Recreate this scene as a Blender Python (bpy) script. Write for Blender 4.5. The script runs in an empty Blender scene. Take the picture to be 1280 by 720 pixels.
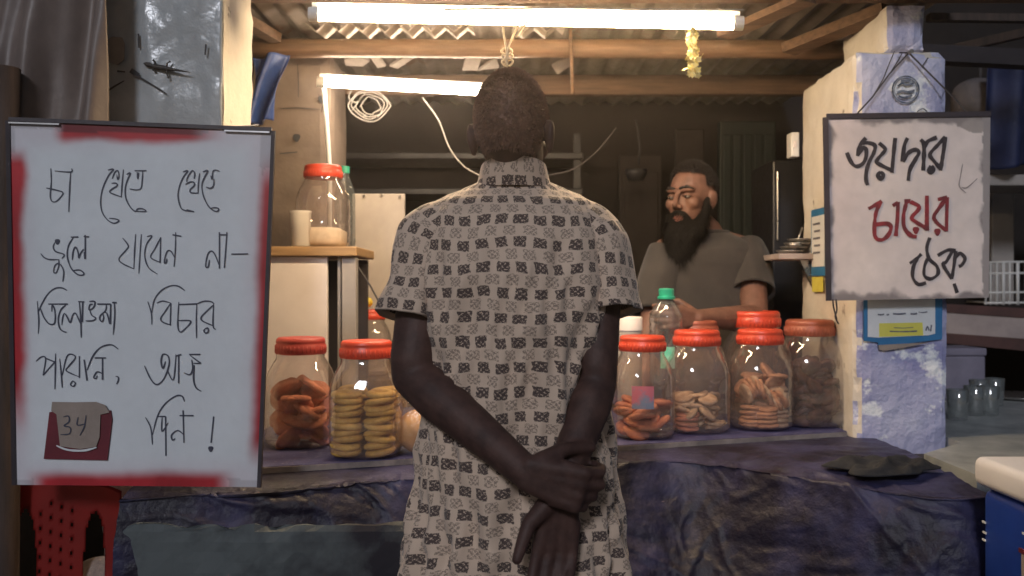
import bpy, bmesh, math, random
from mathutils import Vector, Matrix, noise
R = math.radians
random.seed(7)
C = bpy.context.scene.collection
SC = bpy.context.scene

# ------------------------------------------------------------------ camera, sky, sun, exposure
F = 1100.0; CAMZ = 1.28
def P(px, py, d):                       # a point seen at (px, py) of the 1280x720 photo at distance d
    return Vector(((px-640)/F*d, d, CAMZ+(360-py)/F*d))
cam = bpy.data.objects.new('camera', bpy.data.cameras.new('camera')); C.objects.link(cam)
cam.location = (0, 0, CAMZ); cam.rotation_euler = (R(90), 0, 0)
cam.data.sensor_width = 36; cam.data.lens = F/1280*36; cam.data.clip_start = 0.02; cam.data.clip_end = 500
cam.data.dof.use_dof = True; cam.data.dof.focus_distance = 1.75; cam.data.dof.aperture_fstop = 4.5
SC.camera = cam
w = bpy.data.worlds.new('World'); SC.world = w; w.use_nodes = True
nt = w.node_tree; sky = nt.nodes.new('ShaderNodeTexSky'); sky.sky_type = 'NISHITA'; sky.sun_disc = False
SUN = Vector((0.16, 0.84, -0.44)).normalized()
sky.sun_elevation = math.asin(-SUN.z); sky.sun_rotation = math.atan2(-SUN.x, -SUN.y)
nt.links.new(sky.outputs[0], nt.nodes['Background'].inputs[0]); nt.nodes['Background'].inputs[1].default_value = 0.016
sl = bpy.data.lights.new('street_light', 'SUN'); sl.energy = 0.95; sl.angle = R(9); sl.color = (0.88, 0.91, 1.0)
so = bpy.data.objects.new('street_light', sl); C.objects.link(so); so.location = (-1, -4, 5)
so.rotation_euler = SUN.to_track_quat('-Z', 'Y').to_euler()
SC.view_settings.view_transform = 'Standard'; SC.view_settings.look = 'None'
SC.view_settings.exposure = 0.22; SC.view_settings.gamma = 1.0
TUBE_FRONT, TUBE_REAR = 140.0, 62.0; HAZE = 0.008

# ------------------------------------------------------------------ materials
def nodes(name):
    m = bpy.data.materials.new(name); m.use_nodes = True
    return m, m.node_tree, m.node_tree.nodes['Principled BSDF']
def mix_rgb(t, fac, a, b):
    n = t.nodes.new('ShaderNodeMix'); n.data_type = 'RGBA'
    for s, v in ((0, fac), (6, a), (7, b)):
        if hasattr(v, 'links'): t.links.new(v, n.inputs[s])
        else: n.inputs[s].default_value = v if s == 0 else (*v, 1)
    return n.outputs[2]
def mth(t, op, a, b=0.0, c=None):
    n = t.nodes.new('ShaderNodeMath'); n.operation = op
    for i, v in enumerate((a, b, c)):
        if v is None: continue
        if hasattr(v, 'links'): t.links.new(v, n.inputs[i])
        else: n.inputs[i].default_value = v
    return n.outputs[0]
def tex_noise(t, scale, detail=4, rough=.55, stretch=None, coord='Object'):
    tc = t.nodes.new('ShaderNodeTexCoord'); n = t.nodes.new('ShaderNodeTexNoise')
    n.inputs['Scale'].default_value = scale; n.inputs['Detail'].default_value = detail; n.inputs['Roughness'].default_value = rough
    v = tc.outputs[coord]
    if stretch:
        mp = t.nodes.new('ShaderNodeMapping'); mp.inputs['Scale'].default_value = stretch
        t.links.new(v, mp.inputs[0]); v = mp.outputs[0]
    t.links.new(v, n.inputs['Vector']); return n.outputs['Fac']
def ramp(t, fac, a, b):
    n = t.nodes.new('ShaderNodeMapRange'); n.inputs[1].default_value = a; n.inputs[2].default_value = b
    t.links.new(fac, n.inputs[0]); return n.outputs[0]
def bump(t, p, h, strength, dist):
    n = t.nodes.new('ShaderNodeBump'); n.inputs['Strength'].default_value = strength; n.inputs['Distance'].default_value = dist
    t.links.new(h, n.inputs['Height']); t.links.new(n.outputs[0], p.inputs['Normal'])
def mat(name, col, col2=None, rough=.7, metal=0, scale=12, lo=.35, hi=.65, bstr=.3, bdist=.003, bscale=None, stretch=None, spec=.5, spots=None, sheen=0):
    m, t, p = nodes(name)
    col2 = col2 or tuple(c*.72 for c in col)
    f = tex_noise(t, scale, 6, .6, stretch)
    c = mix_rgb(t, ramp(t, f, lo, hi), col, col2)
    if spots:                                           # dirt, flaking: (scale, threshold, colour)
        g = tex_noise(t, spots[0], 5, .65)
        c = mix_rgb(t, ramp(t, g, spots[1], spots[1]+.05), c, spots[2])
    t.links.new(c, p.inputs['Base Color'])
    g = tex_noise(t, bscale or scale*4, 5, .6, stretch)
    r = t.nodes.new('ShaderNodeMapRange'); r.inputs[3].default_value = max(.03, rough-.12); r.inputs[4].default_value = min(1, rough+.12)
    t.links.new(g, r.inputs[0]); t.links.new(r.outputs[0], p.inputs['Roughness'])
    p.inputs['Metallic'].default_value = metal; p.inputs['Specular IOR Level'].default_value = spec
    if sheen: p.inputs['Sheen Weight'].default_value = sheen
    if bstr: bump(t, p, g, bstr, bdist)
    return m
def emit(name, col, s):
    m, t, p = nodes(name); p.inputs['Base Color'].default_value = (.8, .8, .8, 1)
    p.inputs['Emission Color'].default_value = (*col, 1); p.inputs['Emission Strength'].default_value = s; return m
def clear(name, tint=(.97, .97, .97), lo=.05, hi=.65, rough=.1, haze=.05, hcol=(.8, .75, .7), bscale=9, bstr=.35):
    m, t, p = nodes(name); t.nodes.remove(p); out = t.nodes['Material Output']
    tr = t.nodes.new('ShaderNodeBsdfTransparent'); tr.inputs[0].default_value = (*tint, 1)
    gl = t.nodes.new('ShaderNodeBsdfGlossy'); gl.inputs['Roughness'].default_value = rough
    di = t.nodes.new('ShaderNodeBsdfDiffuse'); di.inputs[0].default_value = (*hcol, 1)
    lw = t.nodes.new('ShaderNodeLayerWeight'); lw.inputs[0].default_value = .35
    f = t.nodes.new('ShaderNodeMapRange'); f.inputs[3].default_value = lo; f.inputs[4].default_value = hi
    t.links.new(lw.outputs['Facing'], f.inputs[0])
    bn = t.nodes.new('ShaderNodeBump'); bn.inputs['Strength'].default_value = bstr; bn.inputs['Distance'].default_value = .01
    t.links.new(tex_noise(t, bscale, 2), bn.inputs['Height']); t.links.new(bn.outputs[0], gl.inputs['Normal'])
    m1 = t.nodes.new('ShaderNodeMixShader'); t.links.new(f.outputs[0], m1.inputs[0]); t.links.new(tr.outputs[0], m1.inputs[1]); t.links.new(gl.outputs[0], m1.inputs[2])
    m2 = t.nodes.new('ShaderNodeMixShader'); m2.inputs[0].default_value = haze
    t.links.new(m1.outputs[0], m2.inputs[1]); t.links.new(di.outputs[0], m2.inputs[2]); t.links.new(m2.outputs[0], out.inputs[0])
    return m
def painted(name, rough=.6, nscale=60, amt=.12, spec=.4, bstr=.15):     # colour painted on the mesh in the attribute "paint"
    m, t, p = nodes(name)
    a = t.nodes.new('ShaderNodeVertexColor'); a.layer_name = 'paint'
    f = tex_noise(t, nscale, 4); k = mth(t, 'MULTIPLY_ADD', f, amt*2, 1-amt)
    v = t.nodes.new('ShaderNodeVectorMath'); v.operation = 'SCALE'; t.links.new(a.outputs[0], v.inputs[0]); t.links.new(k, v.inputs[3])
    t.links.new(v.outputs[0], p.inputs['Base Color']); p.inputs['Roughness'].default_value = rough; p.inputs['Specular IOR Level'].default_value = spec
    bump(t, p, tex_noise(t, nscale/3, 5), bstr, .003)
    return m
def shirt_material():
    m, t, p = nodes('block_print_cotton')
    uv = t.nodes.new('ShaderNodeUVMap'); uv.uv_map = 'UVMap'
    sep = t.nodes.new('ShaderNodeSeparateXYZ')
    nz = t.nodes.new('ShaderNodeTexNoise'); nz.inputs['Scale'].default_value = 120; t.links.new(uv.outputs[0], nz.inputs['Vector'])
    ad = t.nodes.new('ShaderNodeVectorMath'); ad.operation = 'MULTIPLY_ADD'; t.links.new(nz.outputs['Color'], ad.inputs[0])
    ad.inputs[1].default_value = (.006, .005, 0); t.links.new(uv.outputs[0], ad.inputs[2]); t.links.new(ad.outputs[0], sep.inputs[0])
    U = mth(t, 'DIVIDE', sep.outputs[0], .0283); V = mth(t, 'DIVIDE', sep.outputs[1], .0204)
    par = mth(t, 'MODULO', mth(t, 'ADD', mth(t, 'FLOOR', V), 200), 2.0)
    Us = mth(t, 'MULTIPLY_ADD', par, .5, U)
    fu = mth(t, 'FRACT', mth(t, 'ADD', Us, 100)); fv = mth(t, 'FRACT', mth(t, 'ADD', V, 100))
    du = mth(t, 'ABSOLUTE', mth(t, 'SUBTRACT', fu, .5)); dv = mth(t, 'ABSOLUTE', mth(t, 'SUBTRACT', fv, .5))
    blk = mth(t, 'MULTIPLY', mth(t, 'LESS_THAN', du, .32), mth(t, 'LESS_THAN', dv, .42))
    # carved hatching inside every block, turned differently in each cell
    cell = t.nodes.new('ShaderNodeTexWhiteNoise'); cell.noise_dimensions = '2D'
    cb = t.nodes.new('ShaderNodeCombineXYZ'); t.links.new(mth(t, 'FLOOR', Us), cb.inputs[0]); t.links.new(mth(t, 'FLOOR', V), cb.inputs[1]); t.links.new(cb.outputs[0], cell.inputs['Vector'])
    k = mth(t, 'MULTIPLY_ADD', cell.outputs[0], 8, 17)
    h = mth(t, 'MULTIPLY', mth(t, 'SINE', mth(t, 'MULTIPLY', fu, k)), mth(t, 'SINE', mth(t, 'MULTIPLY', fv, 15.0)))
    n2 = t.nodes.new('ShaderNodeTexNoise'); n2.inputs['Scale'].default_value = 560; n2.inputs['Detail'].default_value = 2; t.links.new(uv.outputs[0], n2.inputs['Vector'])
    h = mth(t, 'ADD', mth(t, 'MULTIPLY', h, .55), mth(t, 'MULTIPLY_ADD', n2.outputs[0], 4.2, -2.1))
    hat = ramp(t, mth(t, 'SUBTRACT', h, mth(t, 'MULTIPLY_ADD', par, .46, -.46)), -.15, .15)
    ink = mth(t, 'MULTIPLY', mth(t, 'MULTIPLY', blk, hat), mth(t, 'MULTIPLY_ADD', par, -.30, .92))
    wr = tex_noise(t, 30, 4)
    base = mix_rgb(t, wr, (.68, .52, .40), (.55, .42, .33))
    t.links.new(mix_rgb(t, ink, base, (.035, .022, .026)), p.inputs['Base Color'])
    p.inputs['Roughness'].default_value = .85; p.inputs['Sheen Weight'].default_value = .25; p.inputs['Specular IOR Level'].default_value = .25
    bump(t, p, tex_noise(t, 900, 2), .25, .0006)
    return m

M = dict(
 ground=mat('packed_earth', (.10, .09, .08), (.06, .055, .05), .9, scale=3, spots=(7, .62, (.14, .13, .12))),
 wood=mat('old_timber', (.17, .095, .055), (.09, .052, .032), .75, scale=5, stretch=(1.2, 14, 14), bstr=.5),
 woodx=mat('bamboo_timber', (.20, .112, .062), (.115, .064, .036), .65, scale=6, stretch=(.9, 9, 9), bstr=.4),
 darkwood=mat('dark_timber', (.07, .045, .035), (.035, .024, .02), .7, scale=5, stretch=(9, 9, 1), bstr=.4),
 plyedge=mat('varnished_board', (.42, .26, .12), (.30, .18, .085), .55, scale=6, stretch=(1, 12, 12)),
 tin=mat('weathered_tin', (.24, .20, .175), (.11, .085, .07), .5, metal=.2, scale=4, spots=(6, .62, (.16, .085, .05)), bstr=.2),
 plaster=mat('warm_plaster', (.74, .69, .62), (.60, .55, .49), .85, scale=5, bscale=16, bstr=.6, bdist=.008, spots=(11, .66, (.30, .26, .23))),
 bluepl=mat('blue_limewash', (.52, .54, .72), (.27, .28, .50), .75, scale=4.5, lo=.38, hi=.62, bscale=22, bstr=1.0, bdist=.012, spots=(7, .56, (.78, .81, .86))),
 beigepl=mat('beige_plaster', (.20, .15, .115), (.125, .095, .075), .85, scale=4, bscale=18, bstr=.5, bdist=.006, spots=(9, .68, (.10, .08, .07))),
 wallback=mat('dark_brown_wall', (.017, .012, .011), (.008, .006, .006), .85, scale=2.2, bscale=9, bstr=.4),  # very dark brown with a slight mottle
 walldark=mat('dark_wall', (.045, .038, .042), (.02, .018, .022), .9, scale=2),
 shelfgrey=mat('grey_steel_rack', (.026, .026, .031), (.016, .016, .02), .5, metal=.2, scale=6),
 green=mat('dark_green_door', (.008, .018, .015), (.006, .012, .011), .6, scale=5, stretch=(8, 8, 1)),
 brownpanel=mat('brown_hardboard', (.020, .014, .012), (.013, .009, .008), .8, scale=4),
 cream=mat('cream_laminate', (.84, .77, .74), (.74, .67, .64), .5, scale=5, bstr=.1),
 ply=mat('pale_hardboard', (.42, .36, .30), (.33, .28, .24), .7, scale=6, spots=(14, .7, (.22, .18, .15))),
 greypost=mat('grey_painted_steel', (.36, .33, .31), (.28, .26, .25), .5, scale=8),
 white=mat('white_plastic', (.75, .74, .72), (.66, .65, .63), .4, bstr=.05),
 wire=mat('white_cable', (.30, .27, .24), (.22, .2, .18), .5, bstr=0),
 wiredark=mat('dark_cable', (.05, .045, .05), None, .5, bstr=0),
 rope=mat('pale_cord', (.70, .58, .40), (.55, .44, .3), .85, scale=80),
 bluetarp=mat('blue_tarpaulin', (.035, .085, .30), (.02, .05, .2), .45, scale=6, bstr=.5, bdist=.01),
 cloth=mat('brown_tarpaulin', (.21, .165, .145), (.13, .10, .09), .5, scale=5, bscale=9, bstr=.3, bdist=.01),
 plsheet=mat('grey_plastic_sheet', (.40, .43, .45), (.25, .275, .29), .25, scale=5, bscale=7, bstr=.55, bdist=.012, spots=(9, .67, (.32, .30, .27))),
 tarp=mat('black_polythene', (.008, .006, .018), (.050, .050, .125), .5, scale=4.2, lo=.44, hi=.66, bscale=55, bstr=.45, spec=.4, bdist=.008),  # blue mottling: street-light sheen painted into the black sheet
 slab=mat('stone_slab', (.030, .030, .105), (.075, .078, .19), .5, scale=18, bstr=.5, spots=(55, .62, (.20, .19, .27))),
 slabedge=mat('slab_edge', (.30, .26, .24), (.15, .13, .13), .7, scale=20),
 greenpanel=mat('grey_green_panel', (.085, .10, .105), (.010, .009, .016), .75, scale=3.6, lo=.42, hi=.58, spots=(11, .68, (.075, .085, .09))),
 alu=mat('aluminium', (.6, .6, .62), (.45, .45, .47), .35, metal=.9, bstr=.1),
 darkframe=mat('dark_frame', (.05, .04, .05), None, .5),
 ink=mat('black_ink', (.035, .04, .07), (.06, .065, .10), .5, scale=80, bstr=0),
 marker=mat('black_marker', (.025, .018, .025), (.06, .05, .055), .6, scale=120, bstr=0),
 redmarker=mat('red_marker', (.34, .035, .045), (.12, .025, .03), .6, scale=30, bstr=0),
 pencil=mat('pencil_grey', (.33, .28, .28), None, .8, bstr=0),
 maroon=mat('maroon_card', (.16, .012, .025), (.11, .01, .02), .6, bstr=.1),
 tag=mat('kraft_card', (.33, .27, .235), (.27, .22, .19), .75, scale=20, bstr=.15),
 paper=mat('white_paper', (.72, .74, .76), (.62, .65, .68), .6, bstr=.1),
 posterblue=mat('poster_blue', (.03, .16, .36), (.04, .2, .42), .45, bstr=.05),
 yellow=mat('yellow_print', (.72, .68, .13), (.66, .6, .1), .5, bstr=.05),
 print=mat('grey_print', (.14, .15, .2), None, .6, bstr=0),
 stamp=mat('stamp_ink', (.06, .085, .13), (.2, .23, .3), .7, scale=60, lo=.45, hi=.62, bstr=0),
 lid=mat('red_lid_plastic', (.62, .075, .035), (.52, .05, .025), .35, scale=9, bstr=.08),
 lidold=mat('dull_red_lid_plastic', (.44, .06, .05), (.33, .04, .035), .45, scale=9, bstr=.08),
 lidbrown=mat('brown_red_lid_plastic', (.36, .10, .055), (.26, .065, .04), .45, scale=9, bstr=.08),
 pet=clear('clear_jar_plastic', (.975, .96, .955), .06, .75, .05, .075, (.80, .60, .52), 14, .5),  # scuff film tinted pink: tube glow put into the plastic
 petblue=clear('clear_bottle_plastic', (.93, .96, .97), .08, .7, .08, .06, (.7, .78, .8), 20, .6),
 glass=clear('tumbler_glass', (.95, .97, .96), .14, .95, .08, .10, (.7, .75, .75)),
 milky=clear('frosted_plastic', (.9, .88, .85), .06, .4, .3, .5, (.85, .8, .74)),
 bag=clear('thin_plastic_bag', (.95, .94, .92), .08, .55, .15, .08, (.8, .7, .6), 40, 1.0),
 capgreen=mat('green_cap_plastic', (.03, .42, .27), None, .35, bstr=.05),
 labelgreen=mat('green_label', (.10, .55, .38), (.5, .65, .6), .5, scale=14, bstr=0),
 pinklabel=mat('faded_pink_sticker', (.55, .16, .22), (.2, .25, .38), .5, scale=18, lo=.45, hi=.55, bstr=0),
 bisc=mat('brown_biscuit', (.58, .29, .16), (.38, .17, .09), .8, scale=40, bstr=.6),
 biscpink=mat('rusk_biscuit', (.62, .24, .14), (.42, .14, .08), .8, scale=30, bstr=.5),
 biscyel=mat('golden_biscuit', (.66, .42, .10), (.45, .25, .055), .6, scale=40, bstr=.5),
 biscpale=mat('pale_biscuit', (.60, .42, .28), (.38, .22, .13), .8, scale=45, bstr=.7),
 biscdark=mat('chocolate_biscuit', (.10, .036, .022), (.035, .016, .012), .7, scale=40, bstr=.6),
 bun=mat('golden_bun', (.62, .34, .13), (.44, .2, .07), .5, scale=18, bstr=.2),
 sugar=mat('cream_powder', (.72, .60, .45), (.62, .5, .36), .9, scale=60),
 skin=mat('dark_skin', (.085, .044, .036), (.046, .024, .021), .62, scale=30, bscale=260, bstr=.4, bdist=.0012, spec=.35),
 skin2=mat('brown_skin', (.19, .095, .068), (.13, .064, .046), .55, scale=30, bscale=260, bstr=.35, bdist=.0012, spec=.4),
 hair=mat('short_dark_hair', (.27, .145, .105), (.16, .088, .066), .55, scale=70, bscale=300, bstr=.5),
 hair2=mat('black_hair', (.010, .008, .008), (.018, .013, .012), .6, scale=70, bscale=300, bstr=.5),
 lip=mat('lip', (.30, .11, .085), None, .45, bstr=0),
 eyewhite=mat('eye_white', (.15, .12, .105), None, .25, bstr=0),
 iris=mat('iris', (.015, .01, .008), None, .15, bstr=0),
 shirt=shirt_material(),
 tee=mat('olive_grey_jersey', (.040, .034, .032), (.030, .026, .025), .9, scale=14, bscale=500, bstr=.2, bdist=.001, sheen=.15),
 trouser=mat('dark_trouser', (.03, .03, .04), None, .85, scale=20),
 redchair=mat('red_chair_plastic', (.42, .035, .03), (.33, .028, .025), .35, scale=6, bstr=.05),
 sack=mat('jute_sack', (.26, .21, .19), (.17, .14, .13), .9, scale=60, bstr=.6),
 flower=mat('marigold_petals', (.74, .60, .15), (.72, .68, .45), .7, scale=60, bstr=.2),
 concrete=mat('concrete_ledge', (.40, .33, .31), (.30, .25, .24), .85, scale=8, bscale=30, bstr=.4),
 redbrown=mat('red_brown_paint', (.10, .045, .04), (.06, .03, .028), .6, scale=10),
 greytop=mat('grey_stone_top', (.38, .40, .40), (.22, .24, .25), .45, scale=9, bscale=25, bstr=.4, spots=(12, .66, (.36, .38, .39))),
 lavbox=mat('lavender_box', (.24, .22, .29), (.18, .165, .22), .7, scale=8),
 coolblue=mat('cooler_blue', (.010, .045, .30), (.008, .035, .24), .35, scale=6, bstr=.08, spots=(30, .74, (.3, .35, .5))),
 coolwhite=mat('cooler_white', (.84, .83, .86), (.76, .74, .78), .45, scale=6, bstr=.08),
 steel=mat('steel', (.45, .43, .41), (.35, .33, .31), .3, metal=.9, bstr=.05),
 blackbag=mat('black_bag', (.012, .013, .016), (.02, .024, .024), .45, scale=14, bstr=.3, bdist=.006),
 greysack=mat('grey_sack', (.13, .11, .11), (.085, .075, .075), .8, scale=10, bstr=.5),
 bluecloth=mat('dark_blue_cloth', (.014, .024, .085), (.009, .015, .05), .7, scale=8, spots=(9, .66, (.20, .2, .24))),
 gecko=mat('gecko_skin', (.055, .05, .048), (.03, .028, .028), .6, scale=90),
 crack=mat('crack', (.05, .05, .055), None, .9, bstr=0),
 patch=mat('old_patch', (.27, .23, .2), (.2, .175, .16), .7, scale=20),
 tube_warm=emit('lit_tube_warm', (1, .73, .43), TUBE_FRONT), tube_white=emit('lit_tube_white', (1, .83, .64), TUBE_REAR),
 board_paint=painted('whiteboard_paint', .38, 50, .05), sign_paint=painted('sign_paint', .65, 35, .12),
 rag=mat('dark_rag', (.022, .024, .03), (.012, .013, .018), .95, scale=30, bscale=120, bstr=.5), littin=mat('lit_toned_tin', (.50, .44, .38), (.33, .28, .24), .6, scale=9),  # tin strips in their lit tone, the light painted into the colour
 beard=mat('black_beard', (.006, .005, .005), (.011, .009, .008), .75, scale=70, bscale=300, bstr=.5, spec=.2),
 blackpl=mat('black_plastic', (.02, .02, .024), None, .4, bstr=.05),
)

# ------------------------------------------------------------------ mesh helpers (all points are world points)
ORI = {}
def link(name, me, m, parent=None, smooth=False):
    o = bpy.data.objects.new(name, me); C.objects.link(o)
    if m: me.materials.append(m)
    if parent is None:
        xs = [v.co for v in me.vertices]
        org = Vector(((min(v.x for v in xs)+max(v.x for v in xs))/2, (min(v.y for v in xs)+max(v.y for v in xs))/2, min(v.z for v in xs)))
        me.transform(Matrix.Translation(-org)); o.location = org
    else:
        org = ORI[parent.name]; me.transform(Matrix.Translation(-org)); o.parent = parent
    ORI[o.name] = org
    if smooth: me.polygons.foreach_set('use_smooth', [True]*len(me.polygons))
    me.update(); return o
def obj(name, bm, m, parent=None, smooth=False):
    me = bpy.data.meshes.new(name); bm.to_mesh(me); bm.free(); return link(name, me, m, parent, smooth)
def thing(name, label, cat, loc, group=None):
    o = bpy.data.objects.new(name, None); C.objects.link(o); o.location = loc; o.empty_display_size = .1
    ORI[o.name] = Vector(loc); o['label'] = label; o['category'] = cat
    if group: o['group'] = group
    return o
def tag(o, label, cat, group=None):
    o['label'] = label; o['category'] = cat
    if group: o['group'] = group
    return o
def struct(o): o['kind'] = 'structure'; return o
def dup(root, loc, label, scale=1, rotz=0, skip=()):
    r = root.copy(); C.objects.link(r); r.location = loc; r.scale = (scale,)*3; r.rotation_euler = (0, 0, rotz); r['label'] = label
    for ch in list(root.children):
        if ch.name.split('.')[0] in skip: continue
        c = ch.copy(); C.objects.link(c); c.parent = r
    return r
def B(): return bmesh.new()
def box(bm, a, b, bev=0.0, rot=None, seg=2):
    a, b = Vector(a), Vector(b); c = (a+b)/2; s = b-a
    g = bmesh.ops.create_cube(bm, size=1, matrix=Matrix.Translation(c) @ (rot or Matrix()) @ Matrix.Diagonal((*s, 1)))
    if bev:
        es = list({e for v in g['verts'] for e in v.link_edges})
        bmesh.ops.bevel(bm, geom=es, offset=bev, segments=seg, affect='EDGES', profile=.5)
    return bm
def roughbox(a, b, step, amp, freq, bev=.01, seed=0, keep=None):     # masonry: a subdivided box with uneven, worn faces
    bm = B(); a, b = Vector(a), Vector(b); s = b-a
    n = [max(1, int(round(x/step))) for x in s]
    def sheet(o, u, v, nu, nv):
        g = [[bm.verts.new(o+u*(i/nu)+v*(j/nv)) for j in range(nv+1)] for i in range(nu+1)]
        for i in range(nu):
            for j in range(nv): bm.faces.new((g[i][j], g[i+1][j], g[i+1][j+1], g[i][j+1]))
    X, Y, Z = Vector((s.x, 0, 0)), Vector((0, s.y, 0)), Vector((0, 0, s.z))
    sheet(a, X, Z, n[0], n[2]); sheet(a+Y, Z, X, n[2], n[0]); sheet(a, Z, Y, n[2], n[1]); sheet(a+X, Y, Z, n[1], n[2])
    sheet(a, Y, X, n[1], n[0]); sheet(a+Z, X, Y, n[0], n[1])
    bmesh.ops.remove_doubles(bm, verts=bm.verts, dist=1e-5)
    c = (a+b)/2; h = s/2
    for v in bm.verts:
        d = v.co-c; near = sorted((h.x-abs(d.x), h.y-abs(d.y), h.z-abs(d.z)))
        e = max(0, 1-near[1]/.03)
        q = v.co*freq+Vector((seed, seed*2, 0))
        k = noise.fractal(q, 1, 2, 4)
        dirv = Vector((d.x/h.x**1 if near[0] != h.x-abs(d.x) else math.copysign(1, d.x), 0, 0))
        out = Vector((math.copysign(1, d.x) if h.x-abs(d.x) < 1e-4 else 0, math.copysign(1, d.y) if h.y-abs(d.y) < 1e-4 else 0, math.copysign(1, d.z) if h.z-abs(d.z) < 1e-4 else 0))
        v.co += out*(amp*k - e*(bev*(.6+max(0, noise.noise(q*2.3))*1.6)))
    return bm
def smooth_path(pts, n=6):
    pts = [Vector(p) for p in pts]
    if len(pts) < 3: return pts
    out = []
    for i in range(len(pts)-1):
        p0, p1, p2, p3 = pts[max(0, i-1)], pts[i], pts[i+1], pts[min(len(pts)-1, i+2)]
        for k in range(n):
            t = k/n
            out.append(.5*((2*p1)+(p2-p0)*t+(2*p0-5*p1+4*p2-p3)*t*t+(3*p1-p0-3*p2+p3)*t**3))
    out.append(pts[-1]); return out
def tube(bm, pts, rad, seg=10, cap=True, uv=None, uscale=1, v0=0, arm=None):
    pts = [Vector(p) for p in pts]; n = len(pts)
    if not hasattr(rad, '__len__'): rad = [rad]*n
    T = [(pts[min(i+1, n-1)]-pts[max(i-1, 0)]).normalized() for i in range(n)]
    ref = Vector((0, 1, 0)) if abs(T[0].y) < .9 else Vector((1, 0, 0))
    nrm = (ref-T[0]*ref.dot(T[0])).normalized(); rings = []; L = v0; Ls = []
    for i in range(n):
        nrm = (nrm-T[i]*nrm.dot(T[i])).normalized(); bn = T[i].cross(nrm)
        r = rad[i]; ra, rb = (r if hasattr(r, '__len__') else (r, r))
        rings.append([bm.verts.new(pts[i]+nrm*math.cos(2*math.pi*k/seg)*ra+bn*math.sin(2*math.pi*k/seg)*rb) for k in range(seg)])
        if i: L += (pts[i]-pts[i-1]).length
        Ls.append(L)
    for i in range(n-1):
        for k in range(seg):
            f = bm.faces.new((rings[i][k], rings[i][(k+1) % seg], rings[i+1][(k+1) % seg], rings[i+1][k]))
            if uv:
                for lp, (a, b) in zip(f.loops, ((k, i), (k+1, i), (k+1, i+1), (k, i+1))): lp[uv].uv = (a/seg*uscale, Ls[b])
    if cap:
        bm.faces.new(rings[0][::-1]); bm.faces.new(rings[-1])
    return rings
def lathe(bm, prof, c, seg=40, sq=2.0, cap=True):
    c = Vector(c); rings = []
    for r, z in prof:
        ring = []
        for k in range(seg):
            a = 2*math.pi*k/seg; ca, sa = math.cos(a), math.sin(a)
            q = (abs(ca)**sq+abs(sa)**sq)**(-1/sq)
            ring.append(bm.verts.new(c+Vector((r*q*ca, r*q*sa, z))))
        rings.append(ring)
    for i in range(len(rings)-1):
        for k in range(seg): bm.faces.new((rings[i][k], rings[i][(k+1) % seg], rings[i+1][(k+1) % seg], rings[i+1][k]))
    if cap:
        bm.faces.new(rings[0][::-1]); bm.faces.new(rings[-1])
    return bm
def ell(bm, c, r, seg=20, rot=None):
    bmesh.ops.create_uvsphere(bm, u_segments=seg, v_segments=seg//2+2, radius=1, matrix=Matrix.Translation(Vector(c)) @ (rot or Matrix()) @ Matrix.Diagonal((*(r if hasattr(r, '__len__') else (r, r, r)), 1)))
def caps(bm, pts, rad):                                  # tapered limb: frusta with balls at the joints, fused later
    pts = [Vector(p) for p in pts]
    for i, p in enumerate(pts):
        ell(bm, p, rad[i], 16)
        if i:
            a, b = pts[i-1], p; d = b-a
            if d.length > 1e-4:
                bmesh.ops.create_cone(bm, cap_ends=True, segments=16, radius1=rad[i-1], radius2=rad[i], depth=d.length,
                                      matrix=Matrix.Translation((a+b)/2) @ d.to_track_quat('Z', 'Y').to_matrix().to_4x4())
def fuse(bm, voxel=.004, it=6, fac=.5):                   # many overlapping solids -> one continuous skin
    me = bpy.data.meshes.new('body'); bm.to_mesh(me); bm.free()
    o = bpy.data.objects.new('body', me); C.objects.link(o)
    r = o.modifiers.new('r', 'REMESH'); r.mode = 'VOXEL'; r.voxel_size = voxel
    s = o.modifiers.new('s', 'SMOOTH'); s.iterations = it; s.factor = fac
    dg = bpy.context.evaluated_depsgraph_get(); dg.update()
    out = bpy.data.meshes.new_from_object(o.evaluated_get(dg))
    bpy.data.objects.remove(o); bpy.data.meshes.remove(me); out.name = 'body'; return out
def prism(bm, pts, depth):                                # outline (world points) pushed back by the vector depth
    a = [bm.verts.new(Vector(p)) for p in pts]; b = [bm.verts.new(Vector(p)+Vector(depth)) for p in pts]; n = len(pts)
    bm.faces.new(a); bm.faces.new(b[::-1])
    for i in range(n): bm.faces.new((a[i], b[i], b[(i+1) % n], a[(i+1) % n]))
    bmesh.ops.recalc_face_normals(bm, faces=bm.faces)
def grid(fn, nu, nv, thick=0):
    bm = B(); g = [[bm.verts.new(fn(i/nu, j/nv)) for j in range(nv+1)] for i in range(nu+1)]
    for i in range(nu):
        for j in range(nv): bm.faces.new((g[i][j], g[i+1][j], g[i+1][j+1], g[i][j+1]))
    if thick:
        bmesh.ops.recalc_face_normals(bm, faces=bm.faces); bmesh.ops.solidify(bm, geom=bm.faces[:], thickness=thick)
    return bm
class Plane:                                              # a flat board; where a pixel of the photo falls on it
    def __init__(s, a, b, c): s.o = Vector(a); s.n = (Vector(b)-s.o).cross(Vector(c)-s.o).normalized(); s.n = s.n if s.n.y < 0 else -s.n
    def at(s, px, py, lift=0):
        d = Vector(((px-640)/F, 1, (360-py)/F)); c = Vector((0, 0, CAMZ))
        return c+d*((s.o-c).dot(s.n)/d.dot(s.n))+s.n*lift
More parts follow.
